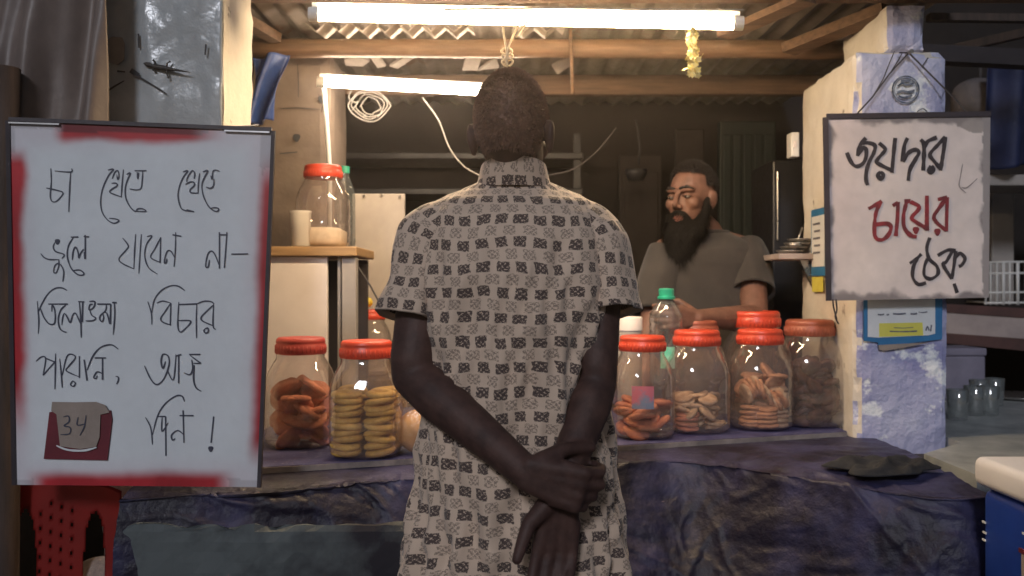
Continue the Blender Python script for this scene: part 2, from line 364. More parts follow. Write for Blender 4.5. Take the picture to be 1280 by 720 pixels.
def ribbon(bm, pl, strokes, org, scale, width, lift=.0012, taper=True):
    for si, s in enumerate(strokes):
        pts = smooth_path([pl.at(org[0]+x/scale, org[1]+y/scale, lift) for x, y in s], 5); n = len(pts); row = []
        for i, p in enumerate(pts):
            t = (pts[min(i+1, n-1)]-pts[max(i-1, 0)]).normalized(); q = t.cross(pl.n); p = p+pl.n*(.00006*si+.0003*i/n)
            k = noise.noise(p*70)*.35+1
            if taper and n > 4: k *= min(1, .55+min(i, n-1-i)*.15)
            row.append((bm.verts.new(p+q*width*k/2), bm.verts.new(p-q*width*k/2)))
        for a, b in zip(row, row[1:]): bm.faces.new((a[0], a[1], b[1], b[0]))
def blob(bm, pl, px, py, r, lift=.0012):
    c = pl.at(px, py, lift); u = Vector((0, 0, 1)).cross(pl.n).normalized(); v = pl.n.cross(u)
    bm.faces.new([bm.verts.new(c+(u*math.cos(a)+v*math.sin(a)*1.15)*r*(1+.12*math.sin(3*a))) for a in [2*math.pi*i/18 for i in range(18)]])
def cable(name, pts, r, m, label, cat, group=None, parent=None, n=8):
    bm = B(); tube(bm, smooth_path(pts, n), r, 6); o = obj(name, bm, m, parent, True)
    return tag(o, label, cat, group) if not parent else o

# ------------------------------------------------------------------ the setting
struct(obj('ground', grid(lambda u, v: Vector((-60+120*u, -60+120*v, 0)), 4, 4), M['ground']))
bm = B(); box(bm, (-2.2, 4.3, 0), (3.6, 4.42, 4.2)); tag(obj('wall', bm, M['wallback']), 'dark brown rear wall inside the tea stall', 'wall')
bm = B(); box(bm, (-2.05, 1.98, 0), (-1.95, 4.3, 2.6)); tag(obj('wall', bm, M['walldark']), 'dark side wall behind the brown tarpaulin', 'wall')
bm = B(); box(bm, (2.7, 2.2, 0), (2.8, 4.3, 4.2)); tag(obj('wall', bm, M['walldark']), 'dark side wall beyond the wire rack on the right', 'wall')

# corrugated roof sheet, ribs running front to back
def roofpt(u, v):
    x = -2.1+3.42*u; y = 2.14+2.2*v; k = (x/.076) % 1
    z = 2.155+.022*abs(2*k-1)*1.0+.004*noise.noise(Vector((x*2, y*2, 0)))+.02*v
    return Vector((x, y, z))
rf = thing('tin_roof', 'corrugated tin sheet roof over the stall seen from below', 'roof', (0, 3.2, 2.15))
obj('sheet', grid(roofpt, 450, 10, .0015), M['tin'], rf)
def beam(a, b, h, d, m, label, bend=0):                    # a timber from a to b, h high, d deep
    a, b = Vector(a), Vector(b); bm = B()
    pts = [a.lerp(b, i/14)+Vector((0, 0, bend*math.sin(math.pi*i/14)+.004*noise.noise(Vector((i*.7, a.y*9, 1))))) for i in range(15)]
    rings = tube(bm, pts, [(d*.5*(1+.08*noise.noise(Vector((i, a.z*9, 0)))), h*.5*(1+.10*noise.noise(Vector((i*1.3, a.z*7, 4))))) for i in range(15)], 12)
    return tag(obj('roof_beam', bm, m, None, True), label, 'beam')
def plank(a, b, m, label, rot=None, bev=.004):
    bm = B(); box(bm, a, b, bev, rot); return tag(obj('roof_beam', bm, m), label, 'beam')
beam(P(300, 60, 2.85), P(1075, 62, 2.85), .062, .06, M['woodx'], 'round brown pole just under the tin, behind the long tube light')
pz = 2.085
plank((-.75, 3.55, 2.062), (1.3, 3.60, 2.142), M['wood'], 'flat brown plank over the back of the stall behind the short tube light')
plank((-.9, 2.40, 2.078), (1.5, 2.47, 2.118), M['wood'], 'front timber at the very top edge, above the long tube light')
plank((1.0, 2.30, 2.066), (1.75, 2.39, 2.13), M['darkwood'], 'dark timber resting across the top of the blue pillar')
def slanted(a, b, h, d, m, label):
    a, b = Vector(a), Vector(b); v = b-a; bm = B()
    g = bmesh.ops.create_cube(bm, size=1, matrix=Matrix.Translation((a+b)/2) @ v.to_track_quat('X', 'Z').to_matrix().to_4x4() @ Matrix.Diagonal((v.length, d, h, 1)))
    return tag(obj('roof_beam', bm, m), label, 'beam')
slanted(P(300, 22, 2.62), P(345, 48, 2.8), .03, .04, M['wood'], 'short slanting timber meeting the round pole at its left end')
slanted(P(905, 44, 2.6), P(1010, -2, 2.35), .02, .06, M['wood'], 'thin board slanting up to the right of the long tube light')
slanted(P(1120, 66, 3.0), P(1310, 76, 3.0), .055, .06, M['walldark'], 'dark crossbeam to the right of the blue pillar')
slanted(P(1160, 22, 2.7), P(1330, 24, 2.7), .022, .03, M['darkwood'], 'thin dark rail high on the right beside the pillar neck')
slanted(P(1190, 62, 3.3), P(1330, 30, 3.0), .03, .03, M['darkwood'], 'thin dark rafter sloping upward at the far right')
slanted(P(985, 62, 2.75), P(1110, 12, 2.5), .03, .07, M['wood'], 'brown rafter leaning against the neck of the pillar')

# left pillar
pl_ = thing('brick_pillar', 'left pillar wrapped in shiny grey plastic, behind the white notice board', 'pillar', (-.81, 2.17, 0))
obj('shaft', roughbox((-.962, 2.055, 0), (-.671, 2.29, 2.15), .03, .003, 9, .006, 3), M['plaster'], pl_)
sheetbm = grid(lambda u, v: Vector((-.965+.292*u, 2.040+.006*noise.fractal(Vector((u*3, v*9, 2)), 1, 2, 3)+.008*abs(noise.noise(Vector((u*2.2+v*1.5, v*3, 5)))), .9+1.24*v)), 40, 120, .0012)
obj('plastic_sheet', sheetbm, M['plsheet'], pl_, True)
lp = Plane((0, 2.034, 0), (1, 2.034, 0), (0, 2.034, 1))
bm = B()
ribbon(bm, lp, [[(120, 400), (165, 405)], [(195, 395), (240, 430), (320, 480), (400, 530)], [(50, 525), (100, 490), (160, 455)], [(20, 345), (50, 390)], [(45, 210), (45, 330)],
                [(240, 190), (243, 270)], [(620, 250), (615, 310)]], (120, 0), 4.5, .004, .001)
ribbon(bm, lp, [[(195, 395), (240, 425)]], (120, 0), 4.5, .012, .001)
obj('crack_marks', bm, M['crack'], pl_)
bm = B(); prism(bm, [lp.at(134, 50, .001), lp.at(140, 46, .001), lp.at(153, 47, .001), lp.at(156, 55, .001), lp.at(155, 75, .001), lp.at(147, 81, .001), lp.at(136, 78, .001)], (0, .002, 0))
obj('patch', bm, M['patch'], pl_)
# gecko on the plastic
g = B(); gp = lambda x, y, l=.004: lp.at(120+x/4.5, y/4.5, l)
tube(g, [gp(272, 358), gp(285, 362), gp(305, 368), gp(320, 374), gp(350, 380), gp(385, 385), gp(410, 389), gp(440, 394), gp(490, 402), gp(535, 409)], [.001, .0045, .006, .0045, .0062, .0062, .0048, .0034, .002, .0006], 10)
for a in (((330, 376), (338, 352), (325, 340)), ((332, 378), (326, 398), (336, 404)), ((400, 388), (405, 360), (416, 348)), ((400, 390), (404, 418), (408, 436))):
    tube(g, [gp(*a[0]), gp(*a[1], .005), gp(*a[2], .002)], [.0026, .002, .001], 6); ell(g, gp(*a[2], .002), (.0028, .0015, .0028), 8)
tag(obj('gecko', g, M['gecko'], None, True), 'small dark gecko clinging to the grey plastic of the left pillar', 'gecko')

# right pillar
rp = thing('brick_pillar', 'chipped right pillar, blue limewash in front and cream on its inner side', 'pillar', (1.07, 2.6, 0))
me = roughbox((.9416, 2.42, 0), (1.205, 2.88, 1.935), .022, .004, 7, .014, 11)
o = obj('shaft', me, M['bluepl'], rp)
# the inner side is cream plaster, the front blue wash
o.data.materials.append(M['plaster'])
for p in o.data.polygons:
    if p.normal.x < -.6 or p.normal.z > .6: p.material_index = 1
o = obj('neck', roughbox((1.03, 2.425, 1.93), (1.146, 2.76, 2.066), .02, .006, 12, .012, 5), M['bluepl'], rp)
o.data.materials.append(M['plaster'])
for p in o.data.polygons:
    if p.normal.x < -.6: p.material_index = 1
rpl = Plane((0, 2.4135, 0), (1, 2.4135, 0), (0, 2.4135, 1))
def ringpts(px, py, r, n=40): return [rpl.at(px+math.cos(a)*r, py+math.sin(a)*r, .001) for a in [2*math.pi*i/n for i in range(n)]]
bm = B()
for r0, r1 in ((17.5, 15.5), (14.6, 13.8)):
    A, Bq = [bm.verts.new(p) for p in ringpts(1132, 112, r0)], [bm.verts.new(p) for p in ringpts(1132, 112, r1)]
    for i in range(40): bm.faces.new((A[i], A[(i+1) % 40], Bq[(i+1) % 40], Bq[i]))
for s in ([(1122, 108), (1128, 104), (1134, 106), (1142, 104)], [(1121, 116), (1128, 114), (1136, 115), (1143, 113)], [(1123, 120), (1130, 122), (1140, 119)], [(1126, 101), (1138, 101)]):
    ribbon(bm, rpl, [s], (0, 0), 1, .006, .001, False)
obj('stamp_mark', bm, M['stamp'], rp)
bm = B()
for s in ([(1118, 64), (1112, 78), (1108, 88), (1103, 100), (1092, 118)], [(1128, 66), (1121, 78), (1113, 90)], [(1160, 72), (1152, 84)], [(1146, 140), (1153, 136), (1159, 140)]):
    ribbon(bm, rpl, [s], (0, 0), 1, .003, .0012)
obj('crack_marks', bm, M['crack'], rp)

# the counter: dark polythene over a masonry base, stone slab for the jars
ct = thing('stall_counter', 'long low stall counter draped in wrinkled black polythene', 'counter', (.1, 2.2, 0))
def s01(x, a, b): t = max(0, min(1, (x-a)/(b-a))); return t*t*(3-2*t)
def edge(x): return 2.150+.33*x
def tarp(u, v):
    x = -.80+1.80*u
    # profile: under the slab -> out to the front edge -> down the front
    yb = edge(x)+.03; fr = edge(x)-.10-.56*s01(x, .35, .95)+.03*noise.noise(Vector((x*2.5, 0, 3)))
    if v < .35:
        t = v/.35; y = yb+(fr-yb)*t; z = .866-.014*t*t; n = Vector((0, -.2, 1))
    else:
        t = (v-.35)/.65; y = fr-.035*math.sin(min(1, t*6)*math.pi/2)-(fr-1.74)*s01(t, 0, .9); z = .852-.852*t; n = Vector((0, -1, .25))
    q = Vector((x*2.2+.9*z, y*2.0+z*1.2, z*2.2))
    wq = q+Vector((noise.noise(q*1.5), noise.noise(q*1.5+Vector((7, 1, 0))), 0))*.5
    cr1 = 1-abs(noise.noise(Vector((wq.x*2.0-wq.z*1.3, wq.z*1.0+wq.x*.5, wq.y*1.5))))*2.2; cr2 = 1-abs(noise.noise(Vector((wq.x*3.1+wq.z*2.2, wq.z*1.5, 5+wq.y*2))))*2.6
    f = noise.noise(wq*.9+Vector((4, 2, 7)))*.035+.007*max(0, cr1)**4+.005*max(0, cr2)**5+.007*noise.noise(wq*4)+.0035*noise.noise(wq*11)+.0015*noise.noise(wq*28)
    if v < .35: f = f*min(1, v/.35*1.2)*(.25+.5*s01(v, .2, .35))+.006*min(1, v*6)*(1-abs(noise.noise(Vector((x*9, y*14, 2))))*2)*s01(x, .0, .7)
    return Vector((x, y, z))+n*f
obj('polythene_cover', grid(tarp, 360, 300), M['tarp'], ct, True)
bm = B(); sx0, sx1 = -.70, .935
prism(bm, [(sx0, edge(sx0), .88), (sx1, edge(sx1), .88), (sx1, 2.95, .88), (sx0, 2.95, .88)], (0, 0, -.018)); obj('stone_top', bm, M['slab'], ct)
bm = B(); prism(bm, [(sx0, edge(sx0)-.004, .8785), (sx1, edge(sx1)-.004, .8785), (sx1, edge(sx1)-.001, .8785), (sx0, edge(sx0)-.001, .8785)], (0, 0, -.013)); obj('slab_edge', bm, M['slabedge'], ct)
bm = B(); prism(bm, [(-.78, edge(-.78)+.06, .84), (.93, edge(.93)+.06, .84), (.93, 2.9, .84), (-.78, 2.9, .84)], (0, 0, -.84)); obj('base', bm, M['walldark'], ct)
obj('front_panel', roughbox((-.805, 1.775, .3), (-.155, 1.80, .808), .02, .006, 9, .012, 2), M['greenpanel'], ct)

# left: hanging brown tarpaulin, wooden post
def cur(u, v):
    x = -1.32+.40*u+.03*math.sin(v*3); z = 2.5-1.42*v
    w_ = u+.42*v; f = .028*math.sin(w_*15+2.2*noise.noise(Vector((u*2, v*2, 0))))+.010*math.sin(w_*34-v*6)+.03*noise.noise(Vector((u*3, v*2.5, 2)))+.006*noise.noise(Vector((u*14, v*9, 5)))
    return Vector((x, 1.98+f-.05*v, z))
tag(obj('hanging_tarpaulin', grid(cur, 120, 60, .002), M['cloth'], None, True), 'brown tarpaulin hanging in folds at the left edge', 'tarpaulin')
bm = B(); tube(bm, [(-1.085, 1.88, z*.25) for z in range(0, 8)], [.03+.002*math.sin(z*2) for z in range(8)], 12)
tag(obj('wooden_post', bm, M['darkwood'], None, True), 'dark wooden post at the far left beside the notice board', 'post')

# beige wall column inside, with blue tarpaulin
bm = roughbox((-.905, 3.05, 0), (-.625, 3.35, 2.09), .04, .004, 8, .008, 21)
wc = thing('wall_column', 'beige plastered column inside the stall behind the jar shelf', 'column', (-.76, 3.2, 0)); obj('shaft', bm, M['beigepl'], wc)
cp = Plane((0, 3.043, 0), (1, 3.043, 0), (0, 3.043, 1)); bm = B()
for s in ([(372, 80), (373, 100), (373, 122)], [(350, 136), (372, 135), (400, 137)], [(398, 118), (404, 128), (402, 140)], [(368, 168), (372, 176)], [(350, 192), (372, 190)]): ribbon(bm, cp, [s], (0, 0), 1, .003)
blob(bm, cp, 371, 172, .012); blob(bm, cp, 402, 124, .012); obj('crack_marks', bm, M['crack'], wc)
tag(obj('blue_tarpaulin', grid(lambda u, v: P(316+44*u*(1-.45*v), 72+84*v-6*u, 2.72)+Vector((0, .03*math.sin(u*8+v*5), 0)), 24, 30, .002), M['bluetarp'], None, True), 'piece of blue tarpaulin hanging under the roof beside the left pillar', 'tarpaulin')

# ------------------------------------------------------------------ tube lights
def lamp(name, a, b, r, m, label, drop=.02):
    a, b = Vector(a), Vector(b); t = thing(name, label, 'tube light', (a+b)/2, 'lit tube lights'); d = (b-a).normalized()
    bm = B(); tube(bm, [a, b], r, 16); obj('tube', bm, m, t, True)
    for p, s in ((a, -1), (b, 1)): bm = B(); tube(bm, [p-d*.004*s, p+d*.02*s], r*1.12, 14); obj('end_cap', bm, M['white'], t)
    bm = B(); v = b-a
    bmesh.ops.create_cube(bm, size=1, matrix=Matrix.Translation((a+b)/2+Vector((0, .02, r+.009))) @ v.to_track_quat('X', 'Z').to_matrix().to_4x4() @ Matrix.Diagonal((v.length+.03, .03, .012, 1)))
    obj('batten', bm, M['white'], t); return t
lamp('tube_light', P(397, 18, 2.12), P(918, 29, 2.12), .0155, M['tube_warm'], 'long glowing warm tube light across the front under the roof')
lamp('tube_light', P(404, 103, 2.92), P(655, 117, 3.0), .0145, M['tube_white'], 'short white tube light inside the stall, partly behind the customer')
cable('wire_conduit', [P(555, 12, 2.09), P(700, 10, 2.09), P(800, 12, 2.09), P(930, 13, 2.09)], .003, M['wire'], 'thin pale wire running along above the long tube light', 'wire')
bm = B(); tube(bm, [P(405, 110, 2.97), P(408, 150, 2.97), P(412, 212, 2.97), P(412, 320, 2.97)], .008, 10)
tag(obj('conduit_pipe', bm, M['white'], None, True), 'white conduit pipe running down the column from the short tube light', 'pipe')
bm = B(); tube(bm, [P(713, 36, 2.8), P(716, 118, 2.8)], .006, 8); tag(obj('hanging_rod', bm, M['wood'], None, True), 'thin rod hanging from the roof right of the customer\'s head', 'rod')
# cord knot above the customer's head
bm = B(); d = 2.06
for s in ([(628, 20), (630, 45), (633, 62), (632, 80)], [(648, 30), (640, 48), (635, 62), (634, 84)], [(626, 64), (634, 70), (640, 64), (633, 60), (626, 64)], [(627, 70), (634, 76), (641, 70), (634, 67), (627, 70)],
          [(627, 77), (634, 84), (641, 77), (634, 73), (627, 77)], [(630, 84), (628, 92), (630, 104)], [(637, 84), (640, 92), (638, 104)], [(660, 26), (652, 36), (645, 46)]):
    tube(bm, smooth_path([P(x, y, d+.004*math.sin(i*2)) for i, (x, y) in enumerate(s)], 5), .0028, 6)
tag(obj('knotted_cord', bm, M['rope'], None, True), 'pale knotted cord hanging from the roof above the customer\'s head', 'cord')
# flower garland
gl = thing('flower_garland', 'short yellow flower garland hanging below the right end of the long tube', 'garland', P(866, 96, 2.08))
bm = B(); tube(bm, [P(866, 26, 2.08), P(866, 60, 2.08), P(865, 95, 2.08)], .002, 6); obj('string', bm, M['rope'], gl)
bm = B()
for i in range(150):
    y = 36+60*(i/150); c = P(866+random.gauss(0, 2.2 if y < 62 else 4.0), y, 2.08+random.gauss(0, .008)); r = random.uniform(.006, .011)
    ax = Matrix.Rotation(random.uniform(0, 6.28), 4, 'Z') @ Matrix.Rotation(random.uniform(.5, 2.4), 4, 'X')
    vs = [bm.verts.new(c+(ax @ Vector((math.cos(a)*r*(.55 if k % 2 else 1.0), math.sin(a)*r*(.55 if k % 2 else 1.0), .002*(k % 2))))) for k, a in enumerate([2*math.pi*j/10 for j in range(10)])]
    bm.faces.new(vs)
obj('blossoms', bm, M['flower'], gl)
# loose cables
bm = B()
for k in range(4):
    tube(bm, smooth_path([P(462+random.uniform(-3, 3)+(24-4*k)*math.cos(a), 132+(20-3*k)*math.sin(a), 3.1+.01*k) for a in [2*math.pi*i/12+k for i in range(13)]], 4), .0022, 5)
tube(bm, smooth_path([P(440, 112, 3.1), P(436, 122, 3.1), P(446, 128, 3.1), P(456, 116, 3.1), P(440, 138, 3.1)], 5), .0022, 5)
tag(obj('coiled_wire', bm, M['wire'], None, True), 'loose coil of thin wire under the short tube light', 'wire')
cable('hanging_cable', [P(528, 122, 3.1), P(548, 150, 3.1), P(562, 185, 3.1), P(580, 208, 3.1), P(605, 222, 3.1)], .0028, M['wire'], 'thin pale cable sagging behind the left shoulder of the customer', 'cable')
cable('hanging_cable', [P(680, 220, 3.1), P(715, 212, 3.1), P(745, 190, 3.1), P(770, 160, 3.1)], .0025, M['wiredark'], 'thin dark cable rising behind the right shoulder of the customer', 'cable')

# ------------------------------------------------------------------ inside the stall
rk = thing('storage_rack', 'dark grey steel rack along the rear wall left of the customer', 'rack', (-.3, 4.05, 0))
for x in (-.95, .28):
    bm = B(); box(bm, (x, 3.98, 0), (x+.03, 4.02, 1.98)); obj('post', bm, M['shelfgrey'], rk)
for z in (1.06, 1.42, 1.70, 1.86):
    bm = B(); box(bm, (-.96, 3.95, z), (.32, 4.25, z+.028), .004); obj('shelf', bm, M['shelfgrey'], rk)
for x, z, w_, h, m, lab in ((-.80, 1.448, .22, .16, 'shelfgrey', 'dark tin box on the rack nearest the coiled wire'), (-.48, 1.448, .26, .13, 'brownpanel', 'brown carton on the rack, between two dark boxes'),
                      (-.12, 1.448, .2, .17, 'walldark', 'black box on the rack close to the customer\'s neck'), (-.35, 1.088, .5, .2, 'brownpanel', 'wide brown carton on the lowest visible rack shelf')):
    t = thing('storage_box', lab, 'box', (x, 4.08, z)); bm = B(); box(bm, (x-w_/2, 3.98, z), (x+w_/2, 4.2, z+h*.8), .006); obj('carton', bm, M[m], t)
    bm = B(); box(bm, (x-w_/2-.006, 3.974, z+h*.8+.001), (x+w_/2+.006, 4.206, z+h), .005); obj('lid', bm, M[m], t)
bm = B(); box(bm, (.92, 3.9, 0), (1.17, 3.95, 2.02), .006)
for i in range(5): box(bm, (.935+.046*i, 3.89, .1), (.935+.046*i+.034, 3.898, 1.96), .003)
tag(obj('door', bm, M['green']), 'dark green boarded door behind the bearded vendor', 'door')
for a, b, m, lab in (((.50, 4.1), (.70, 4.14), 'brownpanel', 'dim brown board leaning on the rear wall left of the vendor\'s head'), ((.74, 3.98), (.87, 4.02), 'brownpanel', 'narrow brown board standing behind the vendor\'s head')):
    bm = B(); box(bm, (a[0], a[1], 0), (b[0], b[1], 2.0 if a[0] > .7 else 1.9), .006); box(bm, (a[0]+.02, a[1]-.008, 1.2), (b[0]-.02, a[1]-.001, 1.82), .004); tag(obj('leaning_board', bm, M[m]), lab, 'board')
bm = B(); lathe(bm, [(.0, -.05), (.03, -.047), (.045, -.02), (.047, 0), (.044, 0), (.041, -.018), (.0, -.04)], P(795, 212, 3.7), 20, cap=False); tube(bm, [P(798, 206, 3.7), P(800, 185, 3.7), P(797, 160, 3.7), P(795, 150, 3.7)], .004, 8)
tag(obj('ladle', bm, M['shelfgrey'], None, True), 'steel ladle hanging in the dark left of the vendor\'s head', 'ladle')
bm = B(); box(bm, P(440, 370, 3.25)+Vector((0, 0, -.3)), P(506, 242, 3.25)+Vector((0, .02, 0)), .004)
wb = thing('wall_board', 'pale hardboard sheet with screws standing behind the jar shelf', 'board', P(473, 400, 3.25)); obj('sheet', bm, M['ply'], wb)
for x, y in ((455, 245), (477, 245), (500, 246), (444, 300), (502, 310)):
    bm = B(); tube(bm, [P(x, y, 3.246), P(x, y, 3.252)+Vector((0, -.008, 0))], .006, 8); obj('screw', bm, M['steel'], wb)
# white cabinet under the shelf
cb = thing('jar_shelf', 'wooden shelf on a cream cabinet beside the notice board', 'shelf', (-.6, 2.75, 0))
z0 = P(0, 308, 2.6).z; z1 = P(0, 320, 2.6).z
bm = B(); box(bm, (P(325, 0, 2.6).x, 2.6, z1), (P(446, 0, 2.6).x, 2.93, z0), .004); obj('shelf_board', bm, M['plyedge'], cb)
bm = B(); box(bm, (P(325, 0, 2.62).x, 2.62, .0), (P(409, 0, 2.62).x, 2.64, z1-.002), .002); obj('front_panel', bm, M['cream'], cb)
bm = B(); box(bm, (P(427, 0, 2.62).x, 2.62, 0), (P(445, 0, 2.62).x, 2.66, z1-.002), .003); box(bm, (P(421, 0, 2.62).x, 2.63, 0), (P(425, 0, 2.62).x, 2.66, z1-.002), .002); obj('post', bm, M['greypost'], cb)
bm = B(); box(bm, (P(325, 0, 2.66).x, 2.9, 0), (P(443, 0, 2.66).x, 2.92, z1-.002)); obj('back_panel', bm, M['walldark'], cb)
cable('hanging_cable', [P(446, 332, 2.7), P(462, 356, 2.7), P(475, 380, 2.7)], .003, M['wiredark'], 'dark cord slanting down from the end of the wooden shelf', 'cable')
bm = B(); box(bm, (-.62, 2.97, 0), (-.38, 3.2, .978), .01); tag(obj('back_bench', bm, M['darkwood']), 'dark bench behind the counter carrying a red lidded jar', 'bench')
# dark cabinet and small ledge by the right pillar
t = thing('dark_cabinet', 'tall dark cabinet between the vendor and the right pillar', 'cabinet', (.95, 3.2, 0))
bm = B(); box(bm, (P(966, 0, 3.12).x, 3.12, 0), (P(1004, 0, 3.12).x, 3.4, P(0, 200, 3.12).z), .006); obj('body', bm, M['blackpl'], t)
bm = B(); tube(bm, [P(972, 215, 3.11), P(972, 300, 3.11)], .004, 8); obj('handle', bm, M['steel'], t)
t = thing('switch_box', 'white switch box fixed to the inner side of the right pillar', 'switch', P(995, 195, 2.9)); bm = B(); box(bm, P(989, 196, 2.88), P(999.5, 165, 2.88)+Vector((0, .05, 0)), .004); obj('cover', bm, M['white'], t)
bm = B(); box(bm, P(992, 184, 2.876), P(996, 176, 2.876)+Vector((0, .004, 0)), .001); obj('rocker', bm, M['cream'], t)
t = thing('wall_ledge', 'small ledge on the inner side of the right pillar', 'ledge', P(985, 325, 2.85))
bm = B(); box(bm, (P(964, 0, 2.8).x, 2.72, P(0, 325, 2.8).z), (.942, 2.9, P(0, 318, 2.8).z), .002); obj('top', bm, M['concrete'], t)
bm = B(); prism(bm, [(.90, 2.75, P(0, 326, 2.8).z), (.942, 2.75, P(0, 326, 2.8).z), (.942, 2.75, P(0, 360, 2.8).z)], (0, .015, 0)); obj('bracket', bm, M['steel'], t)
bm = B()
for i in range(4):
    c = Vector((.885+.012*i, 2.80, P(0, 318, 2.8).z+.004+.012*i)); lathe(bm, [(.0, 0), (.035, 0), (.045, .008), (.043, .009), (.033, .003), (0, .003)], c, 20, cap=False)
tag(obj('steel_plate', bm, M['steel'], None, True), 'small pile of steel saucers on the ledge by the right pillar', 'saucers')
t = thing('metal_strainer', 'wire tea strainer leaning on the saucers on the ledge', 'strainer', (.93, 2.78, P(0, 318, 2.8).z+.05))
bm = B(); tube(bm, [P(996, 312, 2.78), P(998, 298, 2.78), P(1003, 284, 2.78)], .003, 6); lathe(bm, [(.022, .0), (.024, .001), (.018, -.012), (.0, -.02)], P(993, 304, 2.76), 16, cap=False); obj('mesh', bm, M['steel'], t, True)

# ------------------------------------------------------------------ notice board (left)
TL, TR, BR, BL = P(12, 151, 1.79), P(340, 164, 1.80), P(322, 609, 1.80), P(20, 606, 1.795)
bp = Plane(TL, TR, BL); TL, TR, BR, BL = bp.at(12, 151), bp.at(340, 164), bp.at(322, 609), bp.at(20, 606)
nb = thing('notice_board', 'white board with red border and handwritten Bengali lines, at the left', 'notice board', (BL+BR)/2)
def s01(x, a, b): t = max(0, min(1, (x-a)/(b-a))); return t*t*(3-2*t)
def board_col(p, px, py):
    n1 = noise.fractal(p*9, 1, 2, 4); n2 = noise.noise(p*35)
    w1 = 6*n1
    rl = (1-s01(px, 22+w1, 38+w1))*s01(py, 178+w1*3, 205)*(1-s01(py, 470, 560+w1*3))
    rt = (1-s01(py, 166+.02*px+w1*.7, 182+w1))*s01(px, 62+w1, 82)*(1-s01(px, 235, 285+w1*2))
    rr = s01(px-(-.03)*(py-200), 318+w1*.8, 334+w1*.5)*s01(py, 180+w1*3, 240)*(1-s01(py, 545, 590))
    rb = s01(py, 583+w1*.6, 600+w1*.5)*s01(px, 28+w1, 60)*(1-s01(px, 265, 300+w1))
    r = max(rl, rt, rr, rb)
    base = Vector((.68, .72, .76))*(1+.06*n1)
    base = base.lerp(Vector((.60, .52, .58)), .5*max(0, 1-s01(min(px-12, 335-px, py-158, 604-py), 8, 42)))
    red = Vector((.40, .025, .035))*(1+.35*n1)
    if rt > .5 and py < 163+.02*px: red = Vector((.16, .012, .02))
    c = base.lerp(red, r)
    e = min(px-12, 334-px, py-154, 606-py)
    if e < 7+3*n1 and r < .4: c = c*.78
    return c
def painted_board(o_, cols, nu, nv, px0, thick, colfn, m, parent, pl, inv):
    TLq, TRq, BRq, BLq = cols
    bm = B(); la = bm.loops.layers.float_color.new('paint')
    g = [[None]*(nv+1) for _ in range(nu+1)]; cc = {}
    for i in range(nu+1):
        for j in range(nv+1):
            u, v = i/nu, j/nv; p = TLq.lerp(TRq, u).lerp(BLq.lerp(BRq, u), v)
            vt = bm.verts.new(p); g[i][j] = vt; px, py = inv(p); cc[vt] = (*colfn(p, px, py), 1)
    for i in range(nu):
        for j in range(nv):
            f = bm.faces.new((g[i][j], g[i][j+1], g[i+1][j+1], g[i+1][j]))
            for lp_ in f.loops: lp_[la] = cc[lp_.vert]
    # sides and back
    border = [g[i][0] for i in range(nu+1)]+[g[nu][j] for j in range(1, nv+1)]+[g[i][nv] for i in range(nu-1, -1, -1)]+[g[0][j] for j in range(nv-1, 0, -1)]
    bk = [bm.verts.new(v.co-pl.n*thick) for v in border]; n = len(border)
    fs = [bm.faces.new((border[k], border[(k+1) % n], bk[(k+1) % n], bk[k])) for k in range(n)]+[bm.faces.new(bk)]
    for f in fs:
        for lp_ in f.loops: lp_[la] = (.25, .22, .2, 1)
    return obj(o_, bm, m, parent)
inv = lambda p: (640+p.x/p.y*F, 360-(p.z-CAMZ)/p.y*F)
painted_board('panel', (TL, TR, BR, BL), 130, 180, 0, .008, board_col, M['board_paint'], nb, bp, inv)
W = B(); ribbon(W, bp, [[(350, 165), (355, 300), (345, 440), (365, 495), (410, 490), (465, 430), (465, 400), (400, 380), (305, 360)], [(390, 190), (550, 200), (560, 165)], [(550, 200), (540, 340), (530, 600)]], (20, 190), 8, .0026)
obj('handwriting_line', W, M['ink'], nb)
W = B(); ribbon(W, bp, [[(160, 145), (205, 140), (165, 190), (120, 290), (103, 390), (115, 480), (160, 545), (210, 570), (250, 550), (220, 535), (170, 530)],
 [(195, 215), (215, 165), (240, 150), (250, 190), (240, 220), (232, 180)], [(190, 250), (225, 250), (235, 270), (190, 300), (180, 325), (270, 360)], [(285, 140), (275, 250), (268, 365)],
 [(310, 180), (340, 170), (315, 230), (300, 290), (305, 370), (340, 440), (380, 475), (400, 455), (440, 455), (465, 475), (385, 475)],
 [(375, 150), (470, 150)], [(395, 160), (400, 215), (408, 165)], [(440, 155), (435, 230), (425, 290), (390, 303), (335, 295)],
 [(760, 160), (800, 150), (765, 200), (735, 270), (722, 350), (740, 435), (770, 465), (850, 478)], [(850, 478), (790, 462)],
 [(790, 240), (800, 200), (835, 150), (855, 170), (850, 215)], [(780, 260), (820, 240), (850, 245), (850, 270), (820, 300), (825, 325), (885, 328)], [(895, 170), (885, 250), (882, 330)],
 [(920, 160), (960, 150), (930, 210), (912, 270), (925, 350), (960, 425), (1000, 465), (1035, 475), (1048, 455), (1020, 445), (985, 450)],
 [(1055, 155), (1020, 145), (1000, 160), (995, 220), (985, 190)], [(1010, 215), (1005, 270), (980, 290), (945, 280)]], (110, 190), 6.4, .0026)
obj('handwriting_line', W, M['ink'], nb)
